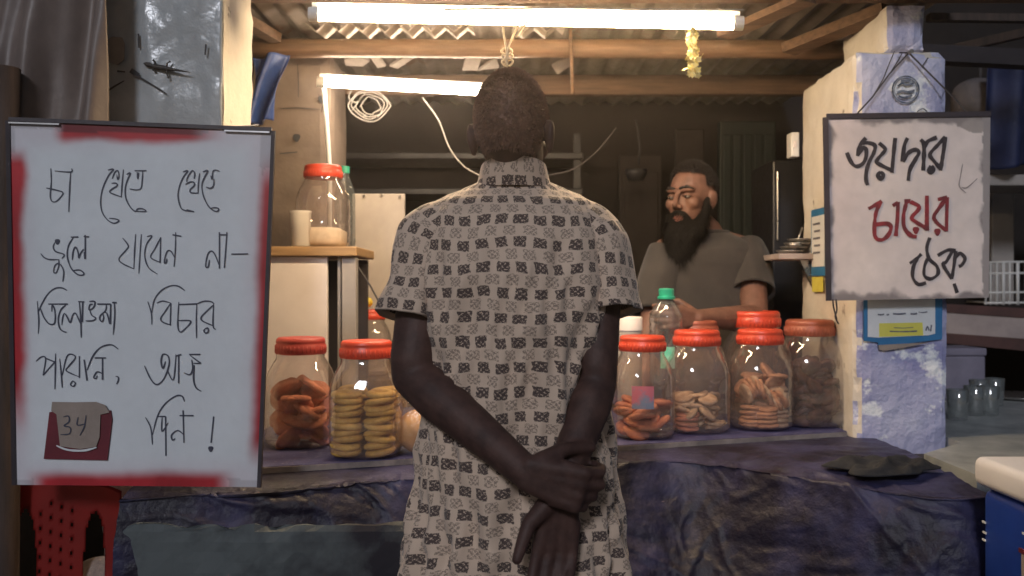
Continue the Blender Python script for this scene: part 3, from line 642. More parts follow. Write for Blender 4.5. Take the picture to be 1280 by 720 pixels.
W = B(); ribbon(W, bp, [[(330, 235), (350, 240), (345, 270), (320, 265), (320, 245), (340, 255)], [(310, 265), (295, 310), (320, 355), (390, 378), (405, 395), (380, 425)], [(170, 375), (205, 415), (260, 435), (355, 435)],
 [(350, 435), (350, 500), (325, 565), (300, 560), (310, 500), (340, 475), (375, 495), (400, 560), (390, 655)], [(470, 210), (545, 210)],
 [(495, 215), (450, 290), (435, 370), (445, 450), (480, 530), (540, 585), (590, 590), (600, 570), (560, 540), (490, 545)],
 [(485, 440), (495, 350), (520, 310), (545, 370), (550, 420), (570, 370), (600, 330)], [(615, 190), (615, 430)], [(605, 360), (612, 430)], [(600, 205), (655, 208)]], (30, 270), 8, .0026)
blob(W, bp, 72, 302, .005)
obj('handwriting_line', W, M['ink'], nb)
W = B(); ribbon(W, bp, [[(150, 175), (195, 235), (180, 270), (122, 340), (150, 380), (240, 422)], [(240, 422), (246, 280), (255, 145)], [(300, 145), (290, 300), (280, 460)],
 [(345, 165), (385, 160), (345, 220), (328, 290), (335, 360), (365, 420), (430, 465)], [(455, 170), (410, 260), (375, 330), (450, 370)], [(455, 170), (450, 375)],
 [(575, 130), (572, 280), (562, 405)], [(550, 150), (620, 162)], [(570, 340), (540, 285), (510, 280), (490, 330), (485, 375), (500, 370), (505, 340)],
 [(925, 130), (925, 420)], [(925, 400), (890, 310), (860, 280), (830, 310), (815, 400), (835, 405), (845, 350)], [(925, 150), (980, 150)], [(985, 130), (965, 415)], [(1020, 305), (1155, 303)]], (130, 270), 6.4, .0026)
obj('handwriting_line', W, M['ink'], nb)
W = B(); ribbon(W, bp, [[(135, 210), (150, 400), (145, 535)], [(150, 310), (180, 240), (240, 140), (310, 85), (380, 78), (435, 105)], [(165, 280), (200, 370), (250, 435), (300, 440), (315, 390), (310, 300), (285, 250), (280, 315)],
 [(245, 240), (440, 240)], [(420, 250), (370, 300), (345, 390), (360, 480), (400, 515), (430, 520)], [(380, 450), (390, 370), (410, 335), (440, 380), (465, 425), (490, 350), (515, 330), (540, 370), (570, 440)],
 [(555, 210), (570, 400), (575, 575)], [(545, 215), (605, 218)], [(590, 220), (585, 420)], [(655, 215), (710, 215), (700, 270), (655, 300), (660, 250), (690, 240)], [(660, 300), (680, 350), (720, 380), (690, 405), (620, 408)],
 [(735, 240), (870, 240)], [(825, 245), (820, 300), (770, 350), (760, 390), (785, 415), (800, 370), (790, 330), (830, 330), (860, 440)], [(870, 240), (865, 440)], [(905, 215), (910, 350), (895, 545)], [(885, 225), (930, 225)]], (30, 350), 8, .0027)
obj('handwriting_line', W, M['ink'], nb)
W = B(); ribbon(W, bp, [[(200, 215), (235, 330), (240, 445)], [(240, 330), (265, 200), (330, 110), (420, 60), (500, 60), (570, 105)], [(290, 230), (350, 210), (430, 230)], [(425, 235), (370, 320), (330, 380), (350, 420), (430, 450)], [(430, 230), (425, 455)],
 [(510, 220), (500, 400), (505, 490), (530, 520), (570, 490), (625, 430), (615, 405), (505, 405)], [(510, 245), (690, 238)], [(690, 235), (685, 400), (688, 580)], [(690, 238), (760, 212), (830, 215), (865, 240)],
 [(860, 245), (790, 310), (735, 370), (750, 410), (850, 455)], [(858, 240), (852, 450), (880, 495)], [(770, 490), (800, 480), (805, 515), (780, 530), (762, 510), (770, 490)]], (160, 350), 8, .0027)
obj('handwriting_line', W, M['ink'], nb)
W = B(); ribbon(W, bp, [[(70, 190), (100, 165), (125, 175), (110, 270)], [(110, 270), (180, 190)], [(125, 172), (180, 195)], [(182, 145), (180, 250), (178, 350)], [(205, 175), (215, 270), (220, 340)],
 [(220, 270), (245, 165), (275, 150), (295, 170), (255, 220), (245, 245), (320, 280)], [(318, 160), (318, 285)], [(280, 300), (295, 315), (285, 332), (268, 322), (280, 300)], [(345, 180), (362, 300)],
 [(362, 240), (395, 160), (440, 110), (500, 95), (540, 120)], [(405, 170), (470, 170)], [(450, 170), (450, 295)], [(450, 260), (420, 250), (400, 280), (412, 288), (420, 270)], [(525, 275), (540, 280), (540, 300), (530, 320)],
 [(690, 215), (725, 290), (760, 322), (800, 290), (830, 210), (825, 160), (795, 150), (785, 190), (795, 230), (810, 190)], [(820, 240), (855, 295), (870, 150)], [(885, 150), (885, 315)], [(870, 160), (900, 150)],
 [(945, 150), (1010, 150)], [(950, 155), (990, 185), (1010, 200), (970, 200)], [(915, 255), (950, 265), (965, 230), (960, 180)], [(975, 210), (970, 290), (985, 340), (1015, 360)]], (30, 410), 4.571, .0027)
obj('handwriting_line', W, M['ink'], nb)
W = B(); ribbon(W, bp, [[(695, 190), (725, 250), (735, 345)], [(735, 290), (765, 180), (810, 110), (870, 68), (905, 70), (918, 100)], [(765, 185), (810, 185)], [(790, 190), (790, 270), (825, 220)], [(810, 185), (812, 410)],
 [(910, 150), (915, 335)], [(890, 180), (970, 180)], [(915, 290), (880, 265), (845, 290), (850, 320), (865, 310)], [(1085, 185), (1070, 335)]], (30, 480), 4.571, .0028)
blob(W, bp, 30+1068/4.571, 480+370/4.571, .0052)
obj('handwriting_line', W, M['ink'], nb)
q8 = lambda x, y, l: bp.at(30+x/4.571, 480+y/4.571, l)
bm = B(); prism(bm, [q8(*p, .004) for p in ((150, 160), (200, 148), (430, 150), (500, 150), (508, 200), (480, 434), (118, 426))], -bp.n*.003); obj('number_card', bm, M['maroon'], nb)
bm = B(); prism(bm, [q8(*p, .007) for p in ((170, 100), (300, 102), (420, 100), (470, 118), (496, 160), (445, 172), (440, 300), (420, 355), (330, 368), (215, 352), (195, 170), (165, 150))], -bp.n*.002); obj('number_tag', bm, M['tag'], nb)
bm = B(); ribbon(bm, bp, [[(195, 348), (260, 372), (350, 376), (425, 358)]], (30, 480), 4.571, .004, .0075); obj('tag_edge', bm, M['paper'], nb)
bm = B(); ribbon(bm, bp, [[(235, 185), (265, 180), (268, 212), (240, 235), (275, 245), (270, 280), (220, 285)], [(320, 185), (315, 230), (355, 225)], [(365, 175), (355, 240), (330, 290)]], (30, 480), 4.571, .0026, .0082); obj('number', bm, M['ink'], nb)
def bar(a, b, wdt, dep, m, par, name):
    a, b = Vector(a), Vector(b); v = b-a; bm = B()
    bmesh.ops.create_cube(bm, size=1, matrix=Matrix.Translation((a+b)/2) @ v.to_track_quat('X', 'Y').to_matrix().to_4x4() @ Matrix.Diagonal((v.length, dep, wdt, 1))); return obj(name, bm, m, par)
up = Vector((0, -.002, .003))
for a, b, m, nm in ((TL+up, TR+up, 'darkframe', 'frame_rail'), (TR+Vector((.004, -.002, 0)), BR+Vector((.004, -.002, 0)), 'darkframe', 'frame_rail'), (TL-Vector((.003, .002, 0)), BL-Vector((.003, .002, 0)), 'darkframe', 'frame_rail')): bar(a, b, .006, .008, M[m], nb, nm)
bar(bp.at(13, 154, .004), bp.at(76, 156, .004), .008, .003, M['alu'], nb, 'metal_corner'); bar(bp.at(282, 164, .004), bp.at(338, 166, .004), .008, .003, M['alu'], nb, 'metal_corner')

for px in (60, 290):
    bm = B(); tube(bm, [bp.at(px, 158)+Vector((0, .008, 0)), Vector((bp.at(px, 158).x*.86-.1, 2.052, 1.66))], .002, 6); obj('hanging_cord', bm, M['wiredark'], nb)
# ------------------------------------------------------------------ shop sign (right)
dS = 2.36; STL, STR, SBR, SBL = P(1033, 147, dS), P(1238, 144, dS), P(1236, 372, dS), P(1037, 376, dS)
sp = Plane(STL, STR, SBL); SBR = sp.at(1236, 372)
sg = thing('shop_sign', 'worn pale sign with thick black and red Bengali lettering on the blue pillar', 'sign', (SBL+SBR)/2)
def sign_col(p, px, py):
    n1 = noise.fractal(p*14, 1, 2, 5); n2 = noise.noise(p*6+Vector((3, 1, 2)))
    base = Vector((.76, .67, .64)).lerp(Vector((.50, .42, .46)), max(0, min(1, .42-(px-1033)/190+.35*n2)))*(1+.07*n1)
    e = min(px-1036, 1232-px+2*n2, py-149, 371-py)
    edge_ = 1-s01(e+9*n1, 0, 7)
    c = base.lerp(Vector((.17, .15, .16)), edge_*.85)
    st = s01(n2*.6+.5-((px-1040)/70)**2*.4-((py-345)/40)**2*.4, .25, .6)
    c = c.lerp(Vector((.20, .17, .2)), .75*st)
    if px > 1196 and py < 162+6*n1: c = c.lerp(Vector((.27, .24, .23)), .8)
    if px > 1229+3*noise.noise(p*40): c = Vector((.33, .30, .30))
    return c
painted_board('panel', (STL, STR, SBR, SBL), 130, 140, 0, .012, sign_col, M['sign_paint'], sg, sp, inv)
W = B()
ribbon(W, sp, [[(130, 290), (165, 370), (210, 412), (270, 390), (300, 330), (300, 262), (268, 250), (235, 300), (225, 312), (250, 220), (300, 160)], [(250, 205), (330, 205), (380, 230), (370, 290), (330, 370), (305, 450), (300, 530), (315, 580)],
 [(415, 205), (455, 240), (470, 270), (410, 340), (395, 375), (430, 400), (530, 450)], [(560, 160), (545, 300), (530, 470)], [(430, 460), (455, 490), (430, 525), (405, 490), (430, 460)],
 [(670, 160), (640, 230), (625, 370)], [(625, 370), (680, 290), (740, 265), (770, 290), (740, 350), (690, 440), (675, 540)], [(785, 175), (815, 230), (808, 450)], [(815, 250), (850, 190), (930, 155)],
 [(1005, 150), (940, 220), (870, 300), (890, 350), (960, 430)], [(1005, 150), (985, 300), (960, 450)], [(880, 410), (900, 440), (875, 470), (858, 445), (880, 410)]], (1040, 150), 7.111, .0105, .0015, False)
obj('black_lettering', W, M['marker'], sg); W = B()
ribbon(W, sp, [[(395, 510), (440, 480), (470, 450)], [(450, 470), (420, 530), (415, 600), (450, 645), (500, 635)], [(525, 345), (505, 410), (520, 480), (570, 530), (575, 580), (530, 610), (490, 590), (490, 530), (510, 480)],
 [(575, 460), (640, 425), (690, 430)], [(670, 430), (630, 500), (610, 520), (665, 610)], [(690, 430), (680, 520), (665, 610)], [(690, 470), (720, 445), (750, 480), (730, 520), (710, 530)], [(680, 640), (700, 700)]], (1060, 230), 5.144, .0095, .0015, False)
obj('black_lettering', W, M['marker'], sg)
W = B()
ribbon(W, sp, [[(130, 160), (200, 120), (215, 110)], [(205, 120), (175, 200), (170, 330), (210, 360), (255, 330), (275, 280), (250, 255), (180, 260)], [(285, 140), (320, 120)], [(320, 115), (315, 230), (305, 335)],
 [(360, 110), (400, 110)], [(375, 115), (355, 200), (360, 280), (400, 330), (440, 340)], [(400, 115), (450, 140), (450, 165), (410, 210), (420, 235), (510, 290)], [(505, 75), (505, 300)],
 [(575, 100), (635, 85)], [(630, 90), (580, 160), (550, 210), (570, 250), (630, 300)], [(635, 85), (630, 305)]], (1060, 230), 5.144, .0105, .0019, False)
for x, y in ((435, 297), (573, 308)): blob(W, sp, 1060+x/5.144, 230+y/5.144, .0085, .0019)
obj('red_lettering', W, M['redmarker'], sg)
W = B(); ribbon(W, sp, [[(1160, 390), (1140, 500), (1130, 590), (1190, 650)], [(1150, 600), (1200, 600), (1290, 520)]], (1040, 150), 7.111, .003); obj('pencil_mark', W, M['pencil'], sg)
for a, b, nm in ((STL+Vector((-.003, -.001, 0)), SBL+Vector((-.003, -.001, 0)), 'frame_rail'), (STL+Vector((0, -.001, .003)), STR+Vector((0, -.001, .003)), 'frame_rail')): bar(a, b, .006, .014, M['darkframe'], sg, nm)
bm = B(); n0 = P(1136, 66, 2.408)
tube(bm, [P(1213, 146, dS), P(1196, 126, 2.38), P(1160, 90, 2.40), n0], .0022, 6); tube(bm, [P(1066, 148, dS), P(1090, 122, 2.385), P(1112, 92, 2.40), n0], .0022, 6); tube(bm, [P(1124, 66, 2.407), n0], .002, 6)
obj('hanging_cord', bm, M['wiredark'], sg)
bm = B(); tube(bm, [n0+Vector((0, -.018, 0)), n0+Vector((0, .03, 0))], [.006, .003], 8); tag(obj('nail', bm, M['steel']), 'nail in the blue pillar holding the sign cord', 'nail')
bm = B(); tube(bm, smooth_path([P(1045, 374, dS), P(1046, 388, dS), P(1044, 396, dS), P(1048, 405, dS)], 4), .0022, 6); tube(bm, smooth_path([P(1041, 374, dS), P(1042, 384, dS), P(1046, 399, dS)], 4), .0022, 6)
tag(obj('loose_string', bm, M['wiredark'], None, True), 'dark loose strings dangling from the lower left corner of the pale sign', 'string')

# posters
po = thing('paper_poster', 'blue edged payment poster on the pillar below the pale sign', 'poster', P(1128, 438, 2.41))
def sheet(pl, pts, m, name, par, lift, th=.001):
    bm = B(); prism(bm, [pl.at(x, y, lift) for x, y in pts], -pl.n*th); return obj(name, bm, m, par)
sheet(rpl, [(1079, 300), (1178, 300), (1177, 424), (1120, 431), (1097, 432), (1097, 428), (1079, 426)], M['posterblue'], 'backing', po, .003)
sheet(rpl, [(1084, 300), (1168, 300), (1168, 417), (1160, 419), (1097, 422), (1084, 421)], M['paper'], 'printed_sheet', po, .0045)
sheet(rpl, [(1098, 404), (1152, 403), (1153, 419), (1098, 421)], M['yellow'], 'yellow_band', po, .0055, .0006)
sheet(rpl, [(1097, 431), (1135, 429), (1162, 428), (1130, 434), (1106, 438), (1098, 437)], M['tag'], 'torn_edge', po, .006, .0008)
bm = B()
for x0, x1, y, wd in ((1096, 1104, 393, .004), (1107, 1110, 393, .004), (1115, 1131, 392, .004), (1137, 1145, 392, .005), (1147, 1158, 390, .0025), (1116, 1140, 409.5, .002), (1111, 1145, 414, .0035)):
    ribbon(bm, rpl, [[(x0, y), ((x0+x1)/2, y+.4), (x1, y-.3)]], (0, 0), 1, wd, .0062, False)
ribbon(bm, rpl, [[(1156, 413), (1158, 408), (1160, 413)], [(1162, 414), (1163, 406)]], (0, 0), 1, .004, .0062, False); obj('print', bm, M['print'], po)
xp = .936
po = thing('paper_poster', 'narrow blue edged poster on the cream inner side of the right pillar', 'poster', (xp, 2.68, 1.3))
def sidebox(y0, y1, z0, z1, lift, m, name, par): bm = B(); box(bm, (xp-lift-.001, y0, z0), (xp-lift, y1, z1)); return obj(name, bm, m, par)
sidebox(2.62, 2.745, 1.317, 1.522, .002, M['posterblue'], 'backing', po); sidebox(2.625, 2.735, 1.345, 1.50, .0035, M['paper'], 'printed_sheet', po)
for k in range(5): sidebox(2.66, 2.72-.01*(k % 2), 1.385+.022*k, 1.391+.022*k, .005, M['print'], 'print', po)
sidebox(2.64, 2.735, 1.268, 1.314, .0025, M['yellow'], 'yellow_slip', po)

# ------------------------------------------------------------------ jars and biscuits
Z = .8805
def make_jar(label, lidmat, loc):
    t = thing('biscuit_jar', label, 'jar', loc, 'plastic jars of biscuits'); c = Vector(loc); kx = 1.06
    bm = B(); lathe(bm, [(r_*kx, z_) for r_, z_ in [(.0, .004), (.055, .002), (.07, .004), (.079, .014), (.081, .03), (.0795, .034), (.081, .04), (.081, .085), (.0795, .09), (.081, .096), (.081, .15), (.079, .168), (.072, .19), (.061, .212), (.055, .222), (.0545, .246)]], c, 48, 2.7, False)
    obj('jar_body', bm, M['pet'], t, True)
    bm = B(); lathe(bm, [(.0, .272), (.05, .272), (.056, .274), (.0605, .270), (.062, .262), (.0605, .259), (.0635, .256), (.0635, .234), (.062, .232), (.057, .232)], c, 48, 2.0, False)
    for k in range(40):
        a = 2*math.pi*k/40; p = c+Vector((math.cos(a)*.0635, math.sin(a)*.0635, 0)); tube(bm, [p+Vector((0, 0, .236)), p+Vector((0, 0, .254))], .0012, 4)
    obj('lid', bm, M[lidmat], t, True); return t
def jp(px, py_front, extra=.08):                             # jar whose front foot is seen at py_front
    d = (CAMZ-Z)*F/(py_front-360)+extra; return Vector(((px-640)/F*d, d, Z))
jB = make_jar('jar of golden ring biscuits just left of the customer', 'lid', jp(458, 576))
jA = dup(jB, jp(376, 563), 'jar of pinkish rusks with dull red lid, next to the notice board')
jE = dup(jB, jp(803, 551), 'jar of brown rusks with a pink sticker, just right of the customer', .99)
jF = dup(jB, jp(871, 544), 'jar of pale crumbly biscuits between the rusk jar and the cookie jar', 1.03)
jG = dup(jB, jp(950, 540), 'jar stacked with brown and pale round cookies', 1.03)
jI = dup(jB, jp(1012, 536, .085), 'wide jar of dark chocolate biscuits against the right pillar', 1.12)
jH = dup(jB, Vector((P(944, 0, 2.72).x, 2.72, Z)), 'tall red lidded jar behind the cookie jar, before the vendor\'s arm', 1.20)
jJ = dup(jB, Vector((P(868, 0, 2.66).x, 2.66, Z)), 'jar with brown-red lid hidden behind the pale biscuit jar', 1.11)
jC = dup(jB, Vector((P(463, 0, 3.06).x, 3.06, .978)), 'empty jar on the back bench behind the golden biscuits', .83)
jS = dup(jB, Vector((P(404, 0, 2.72).x, 2.72, z0)), 'half filled jar standing on the wooden shelf', .93)
def relid(j, m):
    for ch in j.children:
        if ch.name.startswith('lid'): ch.data = ch.data.copy(); ch.data.materials[0] = M[m]
relid(jA, 'lidold'); relid(jI, 'lidbrown'); relid(jJ, 'lidbrown')
for j, m, z_, r_ in ((jE, 'pinklabel', .07, -.35),):
    c = ORI[jB.name]; bm = B()
    vs = [[bm.verts.new(c+Vector((.0935*math.sin(a), -.0935*math.cos(a), zz))) for a in [-.45+.09*i for i in range(8)]] for zz in (.085, .145)]
    for i in range(7): bm.faces.new((vs[0][i], vs[0][i+1], vs[1][i+1], vs[1][i]))
    me = bpy.data.meshes.new('sticker'); bm.to_mesh(me); bm.free(); me.transform(Matrix.Translation(-c)); me.materials.append(M[m])
    s = bpy.data.objects.new('sticker', me); C.objects.link(s); s.parent = j

def biscuit_mesh(kind):
    bm = B()
    if kind == 'ring':
        n, k = 22, 10; g = []
        for i in range(n):
            a = 2*math.pi*i/n; r0 = .0225
            g.append([bm.verts.new(Vector(((r0+.0105*math.cos(b))*math.cos(a), (r0+.0105*math.cos(b))*math.sin(a), .0075*math.sin(b)+.0012*noise.noise(Vector((i, j, 0)))))) for j, b in enumerate([2*math.pi*j/k for j in range(k)])])
        for i in range(n):
            for j in range(k): bm.faces.new((g[i][j], g[(i+1) % n][j], g[(i+1) % n][(j+1) % k], g[i][(j+1) % k]))
    else:
        r, h = {'round': (.033, .010), 'rusk': (.04, .016), 'cookie': (.028, .011), 'lump': (.022, .014)}[kind]
        lathe(bm, [(.0, -h*.5), (r*.86, -h*.5), (r*.98, -h*.28), (r, 0), (r*.96, h*.3), (r*.8, h*.5), (r*.4, h*.62), (.0, h*.64)], (0, 0, 0), 26, cap=False)
        for v in bm.verts: v.co += Vector((noise.noise(v.co*60), noise.noise(v.co*60+Vector((9, 0, 0))), noise.noise(v.co*70+Vector((0, 5, 0)))))*.0022
    me = bpy.data.meshes.new('biscuit_'+kind); bm.to_mesh(me); bm.free()
    me.polygons.foreach_set('use_smooth', [True]*len(me.polygons)); return me
BM = {}
def biscuit(kind, m, loc, rot, label, group, s=1):
    k = (kind, m)
    if k not in BM: BM[k] = biscuit_mesh(kind); BM[k].materials.append(M[m])
    o = bpy.data.objects.new('biscuit', BM[k]); C.objects.link(o); o.location = loc; o.rotation_euler = rot; o.scale = (s,)*3
    tag(o, label, 'biscuit', group)
rnd = random.Random(3)
def stack(j, offs, kind, m, n, dz, label, group, tilt=.08, s=1):
    for dx, dy in offs:
        for i in range(n):
            biscuit(kind, m, j.location+Vector((dx+rnd.uniform(-.003, .003), dy+rnd.uniform(-.003, .003), .014+i*dz)), (rnd.uniform(-tilt, tilt), rnd.uniform(-tilt, tilt), rnd.uniform(0, 6)), label, group, s)
def heap(j, n, kind, m, zmax, rad, label, group, s=1, tilt=.9):
    for i in range(n):
        a = rnd.uniform(0, 6.28); r = rad*math.sqrt(rnd.random()); z = .018+zmax*(i/n)
        biscuit(kind, m, j.location+Vector((r*math.cos(a), r*math.sin(a), z)), (rnd.uniform(-tilt, tilt), rnd.uniform(-tilt, tilt), rnd.uniform(0, 6)), label, group, s)
stack(jB, ((-.040, -.036), (.038, -.038), (-.038, .038), (.039, .037)), 'ring', 'biscyel', 10, .0150, 'golden ring biscuit stacked in the jar just left of the customer', 'golden ring biscuits', .16, 1.12)
heap(jA, 40, 'rusk', 'biscpink', .135, .052, 'pinkish rusk lying in the jar next to the notice board', 'rusks beside the notice board', .95)
heap(jE, 28, 'rusk', 'biscpink', .075, .052, 'brown rusk at the bottom of the jar beside the customer', 'rusks beside the customer', .92, .5)
stack(jF, ((-.034, -.034),), 'round', 'biscpink', 4, .012, 'flat brown biscuit piled low in the jar of pale biscuits', 'brown biscuits in the pale biscuit jar', .1)
heap(jF, 40, 'cookie', 'biscpale', .085, .058, 'pale crumbly biscuit in the jar between rusks and cookies', 'pale biscuits in the middle jar', 1, .6)
stack(jG, ((-.035, -.035), (.004, -.05)), 'round', 'bisc', 5, .012, 'brown round cookie lying flat in the stacked cookie jar', 'cookies lying flat')
stack(jG, ((.044, -.03), (.03, .03)), 'cookie', 'biscpale', 9, .0125, 'pale cookie in the upright column of the cookie jar', 'pale cookies in a column')
for i in range(13):
    biscuit('cookie', 'bisc' if i % 3 else 'biscpale', jG.location+Vector((-.052+.0088*i, -.044+.006*math.sin(i), .102+.022*math.sin(i*.5))), (0, R(68)+rnd.uniform(-.2, .2), rnd.uniform(-.3, .3)), 'round cookie standing on edge across the top of the cookie jar', 'cookies on edge', 1.08)
heap(jG, 26, 'round', 'bisc', .15, .05, 'brown round cookie loose in the middle of the cookie jar', 'loose cookies in the cookie jar')
heap(jI, 75, 'lump', 'biscdark', .165, .072, 'dark chocolate biscuit heaped in the jar by the right pillar', 'chocolate biscuits', 1.25)
bm = B(); lathe(bm, [(0, .006), (.066, .006), (.071, .02), (.072, .05), (.05, .062), (0, .066)], jS.location, 28, 2.6, False); tag(obj('powder', bm, M['sugar'], None, True), 'cream coloured powder filling the bottom of the jar on the wooden shelf', 'powder')
# cup, bottle on shelf
bm = B(); lathe(bm, [(.0, 0), (.026, 0), (.028, .004), (.031, .10), (.033, .108), (.031, .108), (.029, .1), (.026, .006), (0, .005)], Vector((P(376, 0, 2.655).x, 2.655, z0+.001)), 28, cap=False)
tag(obj('plastic_tumbler', bm, M['milky'], None, True), 'frosted white tumbler on the wooden shelf in front of the jar', 'tumbler')
sb = thing('water_bottle', 'clear bottle standing behind the jar on the wooden shelf', 'bottle', (P(431, 0, 2.86).x, 2.86, z0))
c = ORI[sb.name]; bm = B(); lathe(bm, [(.0, 0), (.03, 0), (.034, .008), (.034, .17), (.03, .2), (.014, .24), (.013, .26)], c, 24, cap=False); obj('bottle_body', bm, M['petblue'], sb, True)
bm = B(); lathe(bm, [(.0155, .25), (.0155, .272), (0, .273)], c, 16, cap=False); obj('cap', bm, M['capgreen'], sb)
t = thing('squeezed_lemon', 'yellow lemon half resting on the empty jar lid behind the golden biscuits', 'lemon', P(455, 386, 3.06)); bm = B(); ell(bm, P(458, 378, 3.06), (.022, .022, .019), 18); obj('peel', bm, mat('lemon_peel', (.75, .55, .06), (.66, .46, .04), .45, scale=60), t, True)
# bun in a plastic bag
t = thing('bread_bun', 'golden bun in a bag between the golden biscuits and the customer', 'bun', jp(522, 572, .07)); bm = B(); ell(bm, ORI[t.name]+Vector((0, 0, .052)), (.05, .05, .052), 24)
for v in bm.verts: v.co += Vector((0, 0, .004*noise.noise(v.co*25)))
obj('crust', bm, M['bun'], t, True)
bm = B(); c = ORI[t.name]; lathe(bm, [(.045, .002), (.058, .02), (.062, .06), (.055, .1), (.035, .13), (.014, .15), (.01, .158), (.025, .18), (.032, .19)], c, 40, cap=False)
for v in bm.verts: v.co += (v.co-c)*.10*noise.noise(v.co*38)
tag(obj('plastic_bag', bm, M['bag'], None, True), 'knotted clear plastic bag around a bun beside the customer', 'bag')
# canister behind
t = thing('tin_canister', 'pale tin canister behind the rusk jar right of the customer', 'canister', Vector((P(787, 0, 2.6).x, 2.6, Z)))
c = ORI[t.name]; bm = B(); lathe(bm, [(0, 0), (.034, 0), (.036, .005), (.036, .28), (.034, .285)], c, 28, cap=False); obj('can', bm, M['greypost'], t, True); bm = B(); lathe(bm, [(.038, .275), (.038, .31), (.035, .315), (0, .316)], c, 28, cap=False); obj('lid', bm, M['cream'], t, True)
# water bottle held by the vendor
bc = P(833, 480, 2.58); prof = []; wbt = thing('water_bottle', 'clear water bottle with green cap gripped by the vendor', 'bottle', bc)
bm = B(); prof = [(.0, .004), (.03, 0), (.044, .006)]
for i in range(9): prof += [(.047, .014+.017*i), (.0445, .022+.017*i)]
prof += [(.047, .17), (.044, .187), (.034, .205), (.02, .222), (.017, .228), (.017, .24)]
lathe(bm, [(r_*1.08, z_*1.1) for r_, z_ in prof], bc, 32, cap=False); obj('bottle_body', bm, M['petblue'], wbt, True)
bm = B(); lathe(bm, [(.024, .248), (.026, .250), (.026, .256), (.022, .258), (.022, .277), (.020, .280), (0, .281)], bc, 24, cap=False); obj('cap', bm, M['capgreen'], wbt)
bm = B(); vs = [[bm.verts.new(bc+Vector((.0525*math.sin(a), -.0525*math.cos(a), zz))) for a in [-.5+.1*i for i in range(9)]] for zz in (.05, .112)]
for i in range(8): bm.faces.new((vs[0][i], vs[0][i+1], vs[1][i+1], vs[1][i]))
obj('label_strip', bm, M['labelgreen'], wbt, True)

# ------------------------------------------------------------------ people
def hand(bm, wrist, fwd, side, nrm, s=1.0, curl=(.25, .35, .4), thumb=1, spread=.07, thumb_in=.4):
    """palm and five fingers; fwd along the fingers, side towards the thumb, nrm out of the back of the hand"""
    fwd, side, nrm = fwd.normalized(), side.normalized(), nrm.normalized()
    pal = wrist+fwd*.048*s
    for k in (-.026, -.009, .009, .026):
        caps(bm, [wrist+fwd*.006*s+side*k*.55*s, wrist+fwd*.09*s+side*k*1.05*s], [.0155*s, .0125*s])
    tips = []
    for k, (off, L) in enumerate(((.029, .072), (.0095, .082), (-.0105, .076), (-.029, .060))):
        p = wrist+fwd*(.092-.004*abs(k-1.3))*s+side*off*s; a = 0; pts = [p-fwd*.03*s, p]; d0 = (fwd+side*(1.5-k)*spread).normalized()
        for q, part in enumerate((.45, .31, .24)):
            a += curl[q]*(1+.12*k); d = d0*math.cos(a)-nrm*math.sin(a); p = p+d*L*part*s; pts.append(p)
        caps(bm, pts, [.0105*s, .0098*s, .0092*s, .0084*s, .0072*s]); tips.append(p)
    b = wrist+fwd*.022*s+side*.022*s-nrm*.006*s; d = (fwd*.72+side*.62-nrm*thumb_in).normalized(); p1 = b+d*.042*s
    d2 = (fwd*.95+side*.2-nrm*thumb_in*1.3).normalized(); p2 = p1+d2*.032*s; p3 = p2+(d2+fwd*.15).normalized()*.024*s
    caps(bm, [b, p1, p2, p3], [.017*s, .0125*s, .0105*s, .0085*s]); return tips
def head(bm, c, yaw, sx=1, sz=1, sy=1, ears=True, eo=0):    # local front is -y
    Rz = Matrix.Rotation(yaw, 4, 'Z'); c = Vector(c)
    def w_(x, y, z): return c+(Rz @ Vector((x*sx, y*sy, z*sz)))
    def e(x, y, z, r): ell(bm, w_(x, y, z), (r[0]*sx, r[1]*sy, r[2]*sz), 20, Rz)
    e(0, .012, .03, (.071, .09, .085)); e(0, -.018, -.03, (.058, .068, .078)); e(0, -.05, -.092, (.030, .026, .022))
    for s in (-1, 1):
        e(s*.038, -.055, -.012, (.024, .026, .022)); caps(bm, [w_(s*.045, -.068, .03), w_(s*.014, -.083, .028)], [.009, .009])
        e(s*.011, -.094, -.026, (.009, .009, .008)); e(s*.045, -.02, -.07, (.018, .03, .022))
        if ears:
            e(s*(.073+eo), .012, .0, (.009, .018, .031)); e(s*(.079+eo), .020, .006, (.006, .013, .023))
    caps(bm, [w_(0, -.084, .022), w_(0, -.097, .0), w_(0, -.106, -.018)], [.008, .009, .0115])
    caps(bm, [w_(-.018, -.078, -.054), w_(0, -.086, -.052), w_(.018, -.078, -.054)], [.006, .008, .006])
    caps(bm, [w_(-.014, -.076, -.064), w_(0, -.083, -.066), w_(.014, -.076, -.064)], [.006, .008, .006])
    return w_
